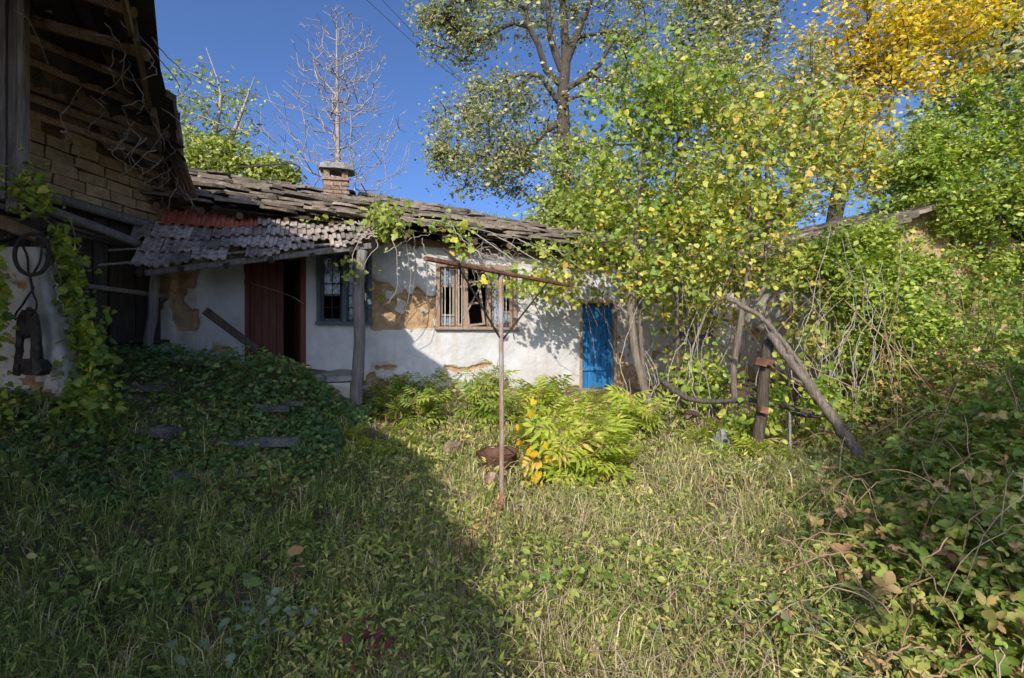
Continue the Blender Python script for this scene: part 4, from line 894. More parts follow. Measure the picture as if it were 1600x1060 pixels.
# ================================================================ things standing in the yard
def Gp(x, y, dz=0): return Vector((x, y, h1(x, y) + dz))
HOLES = []
def make_yard():
    # T shaped clothes pole
    cp = tag(empty('clothes_pole'), 'rusty T shaped clothes pole standing in the sunlit grass', 'clothes pole')
    tp = Vector((-.1, 4.45, 2.12)); b = Vector((-.09, 4.45, h1(-.1, 4.45) - .1))
    q = MB(); q.tube(curve([b, b.lerp(tp, .5) + Vector((.004, 0, 0)), tp], 24), .021, 12)
    paint = noise_mat('peeling_pole_paint', [(.3, (.2, .09, .045)), (.48, (.26, .15, .1)), (.56, (.3, .28, .27)), (.75, (.38, .37, .37))], 3, .7, .4, (3, 3, .6), vary=0)
    q.build('pole', paint, cp, True)
    A, B_ = Vector((-.62, 3.66, 2.125)), Vector((.62, 5.5, 2.125))
    q = MB(); q.bar(A, B_, .036, .032, bev=.005, jit=.002); q.build('crossbar', M['rust'], cp)
    for f, t in ((.17, 1.55), (.78, 1.52)):
        q = MB(); q.tube([Vector((-.1, 4.45, t)), A.lerp(B_, f) + Vector((0, 0, -.02))], .009, 7); q.build('brace', M['iron'], cp)
    q = MB(); e = A.lerp(B_, .16); q.tube([e + Vector((-.12, .1, .14)), e + Vector((.02, -.03, 0))], .012, 7); q.build('hook', M['iron'], cp)
    # leaning log, thin pole, old post
    def log(name, label, cat_, pts, r0, r1, mat, n=16, jit=.012):
        q = MB(); n = n * 2; c = curve(pts, n, jit * .6); r = np.linspace(r0, r1, n) * (1 + rng.normal(0, .035, n)); r[rng.integers(2, n - 2, 3)] *= 1.14; q.tube(c, r, 10); return tag(q.build(name, mat, None, True), label, cat_)
    lg = log('leaning_log', 'thick bare grey log leaning against the old post', 'log', [P(1374, 758, 5.55), P(1310, 665, 5.78), P(1262, 600, 5.95), P(1202, 522, 6.22)], 0.064, .046, M['wood_pale'])
    for f, ln in ((.25, .12), (.42, .07), (.6, .16), (.8, .09)):
        p0 = P(1362, 740, 5.62).lerp(P(1202, 522, 6.22), f) + Vector((0, 0, .02)); dv = Vector((rng.uniform(-.8, .3), rng.uniform(-1, 0), rng.uniform(.1, .9))).normalized()
        q = MB(); q.tube([p0, p0 + dv * (.05 + ln * .5), p0 + dv * (.05 + ln) + Vector((0, 0, .02))], [.026, .018, .011], 7); q.build('stub', M['wood_pale'], lg, True)
    log('leaning_pole', 'thin weathered pole lying along the leaning log', 'pole', [P(1298, 648, 5.98), P(1240, 555, 6.2), P(1190, 497, 6.4), P(1134, 464, 6.6)], .024, .032, M['wood_pale'])
    op = tag(empty('old_post'), 'dark upright post with rusty fittings beside the leaning log', 'post')
    q = MB(); q.tube(curve([P(1183, 705, 6.35), P(1190, 640, 6.35), P(1197, 560, 6.35), P(1203, 525, 6.35)], 12, .008), np.linspace(.075, .06, 12), 8); q.build('shaft', M['wood_dark'], op, True)
    for x, y, s_ in ((1188, 566, .1), (1200, 567, .08), (1192, 640, .07)):
        q = MB(); q.box(P(x, y, 6.25), s_ * 1.3, .08, s_, Matrix.Rotation(.3, 3, 'Y'), 0, .012); q.build('bracket', M['tubrust'], op)
    log('fallen_branch', 'bent dark branch slung between tree stems like a rail', 'branch', [P(1036, 596, 7.4), P(1075, 622, 7.2), P(1125, 628, 7.0), P(1180, 626, 6.8), P(1240, 640, 6.7), P(1320, 655, 6.6)], .045, .02, M['bark_dark'])
    ps = tag(empty('pipe_stand'), 'thin grey upright pipe with dark sagging hose behind the log', 'pipe')
    q = MB(); q.tube([P(1235, 720, 6.5), P(1234, 644, 6.5)], .016, 8); q.build('upright', M['stone'], ps)
    q = MB(); q.tube(curve([P(1234, 645, 6.5), P(1258, 650, 6.45), P(1285, 650, 6.4), P(1296, 640, 6.3)], 12), .022, 8); q.build('hose', M['iron'], ps, True)
    s_ = ob('boundary_stone', irregular_slab('boundary_stone', .26, .2, .24, M['stone'], 77, 9)); s_.location = P(1130, 688, 6.9); s_.rotation_euler = (.2, .1, .4); tag(s_, 'pale squarish stone below the lime tree stems', 'stone')
    # rusty tub half sunk in the grass
    tb = tag(empty('rusty_tub'), 'rust brown tub half sunk in grass behind the clothes pole', 'tub')
    c = P(775, 722, 6.05); V = []; Fc = []; n = 28
    for k, (r, z) in enumerate(((.2, -.2), (.235, .1), (.25, .115), (.245, .13), (.225, .115), (.19, -.12))):
        for i in range(n):
            a = i * 2 * math.pi / n; rr = r * (1 + .06 * math.sin(3 * a + 1) + .03 * math.sin(7 * a)); V.append((c.x + rr * math.cos(a), c.y + rr * math.sin(a) * .9, c.z + z + .02 * math.sin(2 * a)))
    for k in range(5):
        for i in range(n): Fc.append((k * n + i, k * n + (i + 1) % n, (k + 1) * n + (i + 1) % n, (k + 1) * n + i))
    Fc.append(tuple(range(5 * n, 6 * n))); ob('shell', mesh_py('shell', V, Fc, [M['tubrust']], None, True), tb)
    q = MB(); q.tube(curve([c + Vector((-.24, 0, .08)), c + Vector((-.1, -.12, .2)), c + Vector((.1, -.12, .2)), c + Vector((.24, 0, .08))], 14), .008, 6); q.build('handle', M['iron'], tb, True)
    for k, (px, py, l) in enumerate((((706, 700, 'broken orange brick lying left of the rusty tub')), (770, 746, 'red brick piece in the grass below the rusty tub'), (1080, 648, 'pale block lying under the lime tree stems'))):
        o = ob('broken_brick', irregular_slab('broken_brick', .24, .13, .1, M['brick'], 60 + k, 8)); o.location = P(px, py, (6.3, 5.4, 7.6)[k]); o.rotation_euler = (.3, .2 * k, .5 + k); tag(o, l, 'brick')
    # planks and stones on the overgrown steps
    for k, (px, py, Y, w, l, t, rz, nm, lb, mt) in enumerate((
        (300, 562, 8.05, 1.0, .35, .22, .1, 'stone_bench', 'long grey stone block at the left end of the porch', 'stone'),
        (352, 607, 7.5, .75, .16, .05, .1, 'weathered_plank', 'pale grey plank poking out of the ivy below the porch', 'wood_grey'),
        (425, 655, 7.0, .5, .3, .1, .3, 'step_stone', 'flat dark stone step amid the ivy below the post', 'stone'),
        (450, 630, 7.2, .6, .1, .05, -.5, 'weathered_plank', 'short grey board slanting in the ivy above the step', 'wood_grey'),
        (385, 720, 6.25, 1.25, .22, .09, .05, 'step_stone', 'long low stone step littered with leaves at the foot of the slope', 'stone'),
        (235, 725, 6.2, .8, .3, .1, -.1, 'step_stone', 'broken stone step half buried left of the long one', 'stone'),
        (330, 775, 5.5, .9, .25, .06, .2, 'weathered_plank', 'rotting grey board sunk in grass before the steps', 'wood_grey'),
        (215, 690, 6.7, .7, .2, .08, .2, 'step_stone', 'mossy stone lying near the barn wall', 'stone'))):
        o = ob(nm, irregular_slab(nm, w, l * .8, t, M['stone_dark' if mt == 'stone' and k else mt], 500 + k, 12)); o.location = P(px, py, Y); o.location.z = max(o.location.z, h1(o.location.x, o.location.y) + t * .4); HOLES.append((o.location.x, o.location.y - .08, w * .42, l * .35)); o.rotation_euler = (random.uniform(-.1, .1), random.uniform(-.06, .06), rz); tag(o, lb, 'plank' if 'plank' in nm else 'stone')
    q = MB(); q.bar(P(320, 485, 7.9), P(402, 547, 8.35), .12, .05, (0, -1, .6), jit=.006, bev=.008); tag(q.build('broken_beam', M['wood_dark']), 'dark broken beam leaning across the porch wall', 'beam')
    q = MB(); c = curve([P(372, 262, 11), P(420, 258, 11), P(455, 256, 11), P(468, 262, 11), P(462, 270, 11)], 20); q.tube(c, .018, 7); tag(q.build('roof_hook', M['iron'], None, True), 'bent iron rod lying along the roof ridge left of the chimney', 'rod')
    for k, (a, b_) in enumerate((((560, -12), (735, 140)), ((585, -12), (760, 160)))):
        pa, pb = P(*a, 20), P(*b_, 24); q = MB(); q.tube(curve([pa, pa.lerp(pb, .5) + Vector((0, 0, -.12)), pb], 12), .011, 5); tag(q.build('overhead_wire', M['iron']), ('upper' if k else 'lower') + ' of the two thin wires crossing the sky towards the poplar', 'wire')
    # harness hung on the plastered wall
    hs = tag(empty('horse_harness'), 'old black leather harness hanging on the flaking wall', 'harness'); Y = 5.78
    def strap(name, pts, w, t, mat):
        c = curve([P(x, y, Y - d) for x, y, d in pts], 16, .003); q = MB()
        for k in range(15): q.bar(c[k], c[k + 1] + (c[k + 1] - c[k]) * .15, w, t, (0, 1, .05), jit=.002, bev=min(w, t) * .2)
        return q.build(name, mat, hs)
    strap('strap', [(40, 486, .05), (33, 500, .08), (31, 540, .09), (26, 585, .05)], .07, .04, M['leather'])
    strap('strap', [(44, 486, .05), (53, 496, .1), (56, 530, .11), (55, 580, .09)], .09, .05, M['leather'])
    strap('collar', [(34, 500, .1), (42, 492, .12), (50, 500, .12), (46, 520, .1), (38, 520, .1), (34, 505, .1)], .1, .05, M['leather'])
    strap('strap', [(60, 500, .04), (63, 530, .05), (66, 560, .04), (78, 572, .02)], .03, .02, M['leather'])
    o = ob('pad', irregular_slab('pad', .27, .2, .12, M['leather'], 71, 14), hs); o.location = P(55, 574, Y - .08); o.rotation_euler = (1.5, .1, 0)
    q = MB(); q.tube(curve([P(47, 430, Y), P(50, 445, Y - .05), P(52, 452, Y - .06), P(44, 462, Y - .06), P(34, 478, Y - .06), P(25, 490, Y - .05), P(24, 500, Y)], 22), .011, 6); q.tube(curve([P(47, 436, Y), P(52, 460, Y - .06), P(57, 472, Y - .06), P(55, 486, Y - .05), P(42, 487, Y - .05)], 16), .01, 6); q.build('hook', M['iron'], hs, True)
    hp = tag(empty('iron_hoop'), 'dark iron hoop hanging above the harness', 'hoop'); q = MB()
    q.tube(curve([P(50 + 27 * math.cos(a), 398 + 32 * math.sin(a), 5.7 + .05 * math.cos(a)) for a in np.linspace(0, 6.28, 13)], 40), .022, 7); q.build('ring', M['iron'], hp, True)
    q = MB(); q.tube(curve([P(30, 375, 5.7), P(42, 400, 5.68), P(46, 432, 5.7), P(62, 410, 5.68), P(66, 380, 5.7)], 20), .012, 6); q.build('chain', M['iron'], hp, True)
make_yard()

# ================================================================ climbers and vines
def vine(name, label, canes, leafboxes, n, size, lm, tm=LOBE, r=.007, catg='vine', droop=.5, cm=None):
    root = tag(empty(name), label, catg)
    for pts in canes: tubes('cane', [(curve(pts, 18, .012), np.linspace(r * 1.4, r * .6, 18))], cm or M['twig_grey'], 5, root)
    pos = []
    for x0, y0, x1, y1, Y, dY, k in leafboxes:
        a = rng.normal(0, .42, (k, 2)); pos.append(np.array([tuple(P((x0 + x1) / 2 + (x1 - x0) / 2 * u, (y0 + y1) / 2 + (y1 - y0) / 2 * v, Y + rng.normal(0, dY))) for u, v in a]))
    pos = np.concatenate(pos); leafobj('leaves', leafset(tm, pos, size, droop=droop, up=.4), lm, root); return root
v1 = vine('grape_vine', 'yellowing vine with bare twigs drooping over the canopy corner', [
    [P(600, 330, 8.9), P(610, 360, 8.7), P(620, 400, 8.7), P(618, 460, 8.9), P(598, 480, 8.9), P(608, 516, 9)], [P(560, 345, 8.6), P(590, 380, 8.5), P(570, 410, 8.4), P(565, 460, 8.4)],
    [P(620, 330, 8.9), P(632, 372, 8.8), P(640, 420, 8.9), P(637, 470, 9), P(615, 512, 9.2)], [P(600, 395, 8.7), P(640, 375, 8.8), P(672, 366, 9)], [P(586, 360, 8.6), P(560, 375, 8.4), P(548, 420, 8.3), P(542, 450, 8.3)],
    [P(645, 360, 9.2), P(650, 410, 9.4), P(642, 480, 9.6)], [P(660, 372, 9.2), P(668, 430, 9.5), P(662, 500, 9.8)]],
    [(560, 310, 640, 380, 8.7, .12, 260), (525, 395, 570, 450, 8.25, .06, 46), (580, 340, 625, 372, 8.6, .08, 120), (585, 395, 600, 500, 8.9, .05, 14)], 0, .075, LM['clematis'])
vine('eave_vine', 'green and yellow vine hanging from the eave over the wide window', [
    [P(690, 345, 9.3), P(715, 365, 9.2), P(735, 400, 9.1), P(742, 440, 9.2)], [P(700, 350, 9.2), P(730, 380, 9.1), P(770, 412, 9.2)], [P(735, 380, 9.3), P(760, 420, 9.3), P(735, 450, 9.4)], [P(760, 390, 9.3), P(800, 420, 9.4), P(826, 470, 9.5)]],
    [(665, 335, 760, 380, 9.2, .12, 70), (700, 370, 735, 410, 9.1, .08, 40), (730, 420, 790, 450, 9.2, .1, 34), (770, 420, 850, 470, 9.3, .12, 80)], 0, .08, LM['lime'])
vine('door_vine', 'dense tangle of vine shoots and leaves above the blue door', [
    [P(690 + 40 * k, 350 + 8 * k, 9.6), P(760 + 40 * k, 400 + 4 * k, 9.3 + .05 * k), P(850 + 26 * k, 440 + 6 * k, 9.5), P(890 + 22 * k, 500 + 5 * k, 9.8)] for k in range(5)] + [
    [P(870, 390, 9.2), P(930, 440, 9.2), P(985, 500, 9)], [P(905, 400, 9.6), P(915, 470, 9.8), P(930, 560, 10.2)], [P(930, 480, 9.9), P(950, 510, 10), P(960, 560, 10)], [P(820, 440, 9.6), P(860, 520, 10), P(905, 560, 10.4)], [P(960, 300, 8.8), P(930, 360, 9), P(880, 400, 9.3)]],
    [(810, 400, 930, 480, 9.7, .25, 420), (850, 360, 1000, 440, 9.4, .3, 420), (800, 410, 880, 470, 9.5, .2, 160), (950, 400, 1040, 480, 9.3, .3, 220), (890, 440, 965, 480, 10.1, .2, 60)], 0, .072, LM['limey'])
vine('wall_vine', 'leafy vine curtain hiding the eave right of the blue door', [
    [P(1000 + 22 * k, 380, 10.2), P(1004 + 22 * k, 440, 9.9), P(996 + 22 * k, 520, 9.8), P(1002 + 20 * k, 610, 9.6)] for k in range(9)],
    [(980, 360, 1200, 480, 9.8, .4, 1700), (1000, 430, 1160, 540, 9.4, .4, 900), (1020, 540, 1140, 640, 9, .4, 520), (1180, 370, 1340, 480, 9.0, .4, 1100), (1200, 460, 1340, 600, 8.6, .4, 420)], 0, .07, LM['limey'])
vine('leafy_shoots', 'bright green low shoots between the stems under the small window', [[P(1085, 640, 8.6), P(1090, 600, 8.5), P(1100, 560, 8.5)]], [(1030, 540, 1160, 660, 8.4, .35, 800), (1180, 570, 1240, 690, 7, .25, 360), (1120, 630, 1200, 700, 6.9, .25, 260), (1240, 560, 1330, 690, 6.9, .3, 420)], 0, .07, LM['bright'], OVAL, catg='plant')
vine('creeper', 'bright green creeper climbing the barn wall beside the harness', [
    [P(70, 410, 5.9), P(95, 470, 5.9), P(100, 520, 6)], [P(110, 345, 6.6), P(125, 400, 6.5), P(138, 460, 6.4)], [P(0, 290, 5.45), P(40, 320, 5.5), P(80, 350, 5.6)], [P(120, 700, 6.1), P(115, 560, 6.2), P(95, 440, 6.1), P(85, 380, 6)]],
    [(0, 235, 85, 345, 5.35, .06, 150), (55, 290, 90, 340, 5.5, .05, 60), (70, 390, 140, 500, 6.2, .12, 520), (85, 470, 165, 620, 6.3, .16, 1100), (75, 560, 190, 700, 6.1, .2, 900), (70, 340, 120, 430, 6.1, .1, 180), (-20, 380, 20, 560, 5.6, .06, 160), (-20, 600, 30, 700, 5.6, .08, 160)], 0, .06, LM['bright'], HEART, catg='creeper')
vine('roof_vine', 'thin creeper trailing over the slate roof above the wide window', [[P(560, 325, 9.4), P(640, 340, 9.3), P(720, 352, 9.4), P(800, 372, 9.6), P(880, 392, 9.8)], [P(600, 330, 9.2), P(660, 352, 9.1), P(700, 358, 9.2)], [P(300, 290, 9.5), P(350, 310, 9.0), P(420, 335, 9.0)], [P(330, 285, 9.8), P(380, 312, 9.4), P(395, 330, 9.2)]],
    [(560, 310, 640, 350, 9.2, .1, 140), (660, 335, 720, 358, 9.3, .08, 50), (800, 370, 900, 400, 9.7, .15, 120), (420, 335, 580, 352, 9.1, .06, 30)], 0, .06, LM['clematis'])
dead = tag(empty('dead_stems'), 'thicket of dry grey climber stems at the end of the outbuilding', 'stems')
for k in range(46):
    x = rng.uniform(1275, 1420); Y = rng.uniform(7.2, 8.8); y0 = rng.uniform(640, 720)
    tubes('stem', [(curve([P(x, y0, Y), P(x + rng.normal(0, 12), y0 - 90, Y), P(x + rng.normal(0, 22), y0 - 170, Y + .1), P(x + rng.normal(0, 34), y0 - rng.uniform(200, 300), Y + .2)], 14, .02), np.linspace(.008, .003, 14))], M['twig_grey'] if k % 3 else M['cane'], 5, dead)
for k in range(38):
    x = rng.uniform(985, 1300); Y = rng.uniform(7.2, 9.5); y0 = rng.uniform(640, 680)
    tubes('stem', [(curve([P(x, y0, Y), P(x + rng.normal(0, 18), y0 - 70, Y), P(x + rng.normal(0, 28), y0 - 140, Y + .1), P(x + rng.normal(0, 45), y0 - rng.uniform(190, 300), Y + .1)], 12, .022), np.linspace(.008, .0035, 12))], M['twig_grey'] if k % 3 else M['bark_dark'], 5, dead)
# nest of dead twigs at the window head
q = []
for k in range(70):
    x = rng.uniform(735, 812); y = rng.uniform(388, 425); a = rng.uniform(-40, 40); b = rng.uniform(-14, 18)
    q.append((curve([P(x, y, 9.8), P(x + a * .5, y + b + rng.normal(0, 6), 9.75), P(x + a, y + b, 9.85)], 7, .01), np.linspace(.006, .003, 7)))
tag(tubes('twig_tangle', q, M['twig_grey'], 4), 'dry twig tangle caught under the eave at the wide window', 'twigs')

# ================================================================ elder plants
def elder_variants():
    out = []
    for v in range(5):
        n = (20, 26, 16, 22, 14)[v]; h = (.55, .7, .85, .45, .95)[v]; stems = []; pos = []; dr = []; nm = []; sz = []
        for s_ in range((4, 5, 2, 4, 2)[v]):
            a = rng.uniform(0, 6.28); tip = np.array([.22 * math.cos(a), .22 * math.sin(a), h * rng.uniform(.75, 1.05)]); c = curve([(0, 0, -.05), tip * np.array([.4, .4, .5]), tip], 8); stems.append((c, np.linspace(.009, .004, 8)))
            for k in range(n // (4, 5, 2, 4, 2)[v] + 2):
                f = rng.uniform(.35, 1); i = min(int(f * 7), 6); p = c[i]; az = rng.uniform(0, 6.28); e = rng.uniform(.1, .7)
                pos.append(p); d = np.array([math.cos(az) * math.cos(e), math.sin(az) * math.cos(e), math.sin(e)]); dr.append(d); nm.append(np.array([-d[0] * .4, -d[1] * .4, 1.0]) + rng.normal(0, .2, 3)); sz.append(rng.uniform(.2, .36))
        L = emit(PINN, np.array(pos), np.array(dr), np.array(nm), np.array(sz), np.clip(rng.normal(.5, .25, len(pos)), 0, 1))
        ra = [(np.array([p, p + unit(d) * s_ * .5 + np.array([0, 0, -.02]), p + unit(d) * s_ * .95 + np.array([0, 0, -.1 * s_])]), np.array([.004, .003, .002])) for p, d, s_ in zip(pos, dr, sz)]
        VV = []; QQ = []; o = 0
        for p, r in stems + ra: V_, Q_ = tube_np(p, r, 4); VV.append(V_); QQ.append(Q_ + o); o += len(V_)
        out.append((mesh_np('leaves', L[0], L[1], LM['elder'], L[2]), mesh_np('stems', np.concatenate(VV), np.concatenate(QQ), M['cane'])))
    return out
EV = elder_variants()
def elder(px, py, Y, v, s_, label, group, z=None):
    x = (px - 800) / F * Y; r = tag(empty('elder_plant'), label, 'plant', group); r.location = (x, Y, h1(x, Y) if z is None else z); r.rotation_euler = (.3 + rng.normal(0, .12), rng.normal(0, .12), rng.uniform(0, 6.28)); r.scale = (s_,) * 3
    lo = ob('leaves', EV[v][0], r); ob('stems', EV[v][1], r)
    if 'dark' in label: lo.material_slots[0].link = 'OBJECT'; lo.material_slots[0].material = LM['bright']  # wall-foot elders get a darker leaf colour standing in for shade
G1 = 'elder plants massed between the clothes pole and the blue door'; L1 = 'bright green feathery elder plant in the sunlit clump right of the clothes pole'
for k in range(46):
    Y = rng.uniform(5.45, 9.0); f = (Y - 5.45) / 3.55; px = rng.uniform(808 + 8 * f, 965 + 40 * f); elder(px, 0, Y, int(rng.integers(0, 5)) if Y > 6.6 and px < 880 else int(rng.choice([0, 3, 1])), rng.uniform(.8, 1.15) * np.interp(Y, [6, 7.4, 8.2, 9], [1.05, 1.0, .75, .5]) * (1.25 if px < 880 and Y > 7.5 else 1), L1, G1)
G2 = 'elder plants at the foot of the white wall'; L2 = 'dark green elder plant at the foot of the white wall behind the rusty tub'
for k in range(20):
    Y = rng.uniform(7.6, 9.5); elder(rng.uniform(585, 720) if k < 14 else rng.uniform(720, 790), 0, Y, int(rng.choice([1, 2, 4, 0])), rng.uniform(.75, 1.1), L2, G2)
G3 = 'low elder plants beside the canopy post'; L3 = 'low shaded elder plant in the grass near the foot of the canopy post'
ORD = ('leftmost', 'second from the left', 'third from the left', 'fourth from the left', 'fifth from the left', 'rightmost')
def row(spots, v, s_, base, G, z=None):
    for k, (px, Y) in enumerate(sorted(spots)): elder(px, 0, Y, v, s_, base + ', ' + (ORD[k] if k < len(spots) - 1 else ORD[5]) + ' of its row', G, z)
row(((575, 6.4), (600, 6.2), (640, 6.6), (560, 6.9), (625, 7.2)), 3, .55, 'low shaded elder beside the canopy post', G3)
G4 = 'young elder plants below the log'; L4 = 'small elder plant growing around the base of the old post'
row(((1150, 6.8), (1185, 6.0), (1165, 6.3), (1090, 6.9), (1120, 7.2), (1210, 5.9)), 3, .75, 'small elder plant near the old post', G4)
G5 = 'elder seedlings on the porch'; L5 = 'leafy seedling growing through the porch slabs before the red door'
row(((420, 8.3), (440, 8.4), (392, 8.2), (465, 8.5), (375, 8.1), (408, 8.1)), 0, .6, 'leafy seedling before the red door', G5, .8)
# golden leaved vine shoot in the elder
gv = tag(empty('golden_vine'), 'vine shoot with bright yellow leaves against the elder clump', 'vine')
tubes('cane', [(curve([P(846, 790, 5.5), P(838, 740, 5.45), P(828, 700, 5.45), P(838, 660, 5.6)], 14), np.linspace(.008, .004, 14))], M['cane'], 5, gv)
def hangleaf(parent, px, py, Y, s_, m, t, tm=HEART, nm='leaf', tl=.4):
    o = ob(nm, mesh_np('leaf', tm[0] + rng.normal(0, .02, tm[0].shape), tm[1], m, np.full(len(tm[1]), t), True), parent)
    place(o, P(px, py, Y), Vector((1, rng.normal(0, .6), rng.normal(0, .5))), Vector((rng.normal(0, .7), -tl - rng.uniform(0, .5), -1 + tl * .6))); o.scale = (s_,) * 3; return o
for px, py, s_ in ((816, 688, .1), (826, 700, .12), (836, 706, .1), (822, 716, .11), (842, 722, .1), (836, 738, .14), (838, 772, .1), (852, 776, .11), (846, 790, .08), (884, 786, .1), (866, 758, .09), (830, 640, .1), (846, 648, .09), (812, 664, .08), (854, 690, .09), (860, 712, .1), (848, 756, .09), (824, 752, .08), (872, 770, .08), (818, 734, .09), (835, 624, .08)): hangleaf(gv, px, py, 5.35 + rng.uniform(-.1, .1), s_, LM['gold'], rng.uniform(.1, .9), HEART)
# burdock, red leaved seedling, silver plant, dry stalks
bd = tag(empty('broad_leaved_plant'), 'round broad leaves of a plant in the shaded near grass', 'plant'); bdl = ((400, 912, 2.9, .11), (322, 920, 2.8, .1), (340, 950, 2.7, .09), (366, 895, 3.0, .08), (300, 940, 2.8, .08))
for px, py, Y, s_ in bdl:
    hangleaf(bd, px, py - 12, Y, s_ * .95, LM['herb'], rng.uniform(.2, .7), tl=1.4); a = P(px, py, Y); tubes('stalk', [(curve([(a.x + .03, a.y + .05, h1(a.x, a.y) - .02), a], 5), .003)], M['cane'], 4, bd)
rp = tag(empty('red_leaved_plant'), 'small plant with dull crimson leaves at the near edge', 'plant')
for k in range(40):
    px, py = 580 + rng.normal(0, 22), 995 + rng.normal(0, 24); hangleaf(rp, px, py, 2.35 + rng.uniform(-.12, .12), rng.uniform(.03, .055), LM['crimson'], rng.uniform(0, 1), OVAL, tl=1.0)
a = P(580, 1010, 2.35); tubes('stalk', [(curve([(a.x, a.y, h1(a.x, a.y) - .02), (a.x, a.y, h1(a.x, a.y) + .2), (a.x + .03, a.y, h1(a.x, a.y) + .32)], 6), .004)], M['cane'], 5, rp)
for k, (cx, cy, Y, lb) in enumerate(((420, 965, 2.5, 'silvery leaved weed in the shaded near grass'), (1190, 960, 2.6, 'pale round leaved weed at the edge of the near brambles'), (1270, 1000, 2.3, 'pale leafy shoot under the arching bramble canes'))):
    sp = tag(empty('silver_weed'), lb, 'plant')
    a = P(cx, cy, Y); pz = np.array([tuple(a)]) + rng.normal(0, 1, (70, 3)) * np.array([.11, .14, .05])
    leafobj('leaves', leafset(OVAL, pz, .034, droop=.1, up=1.6), LM['silver'], sp)
    a = P(cx, cy, Y); tubes('stalk', [(curve([(a.x, a.y, h1(a.x, a.y) - .02), (a.x, a.y, a.z)], 5), .004)], M['cane'], 5, sp)
for k, (px, Y, hh, lb) in enumerate(((774, 4.2, .3, 'dark dry seed stalk right below the clothes pole'), (756, 3.75, .34, 'second dark seed stalk in front of the clothes pole'), (733, 3.4, .36, 'third dark seed stalk in the sunlit grass'), (712, 2.95, .42, 'nearest of the dark seed stalks in a line'), (460, 3.2, .3, 'brown dry stalk rising from the shaded grass'))):
    x = (px - 800) / F * Y; z = h1(x, Y); st = tag(empty('dry_stalk'), lb, 'stalk'); c = curve([(x, Y, z - .02), (x + .01, Y, z + hh * .5), (x + .03, Y, z + hh)], 9)
    tubes('stalk', [(c, np.linspace(.005, .003, 9))], M['bark_dark'], 5, st)
    p = c[rng.integers(4, 9, 60)] + rng.normal(0, .012, (60, 3)); leafobj('seeds', leafset(NAR, p, .03, up=0), LM['litter'], st)

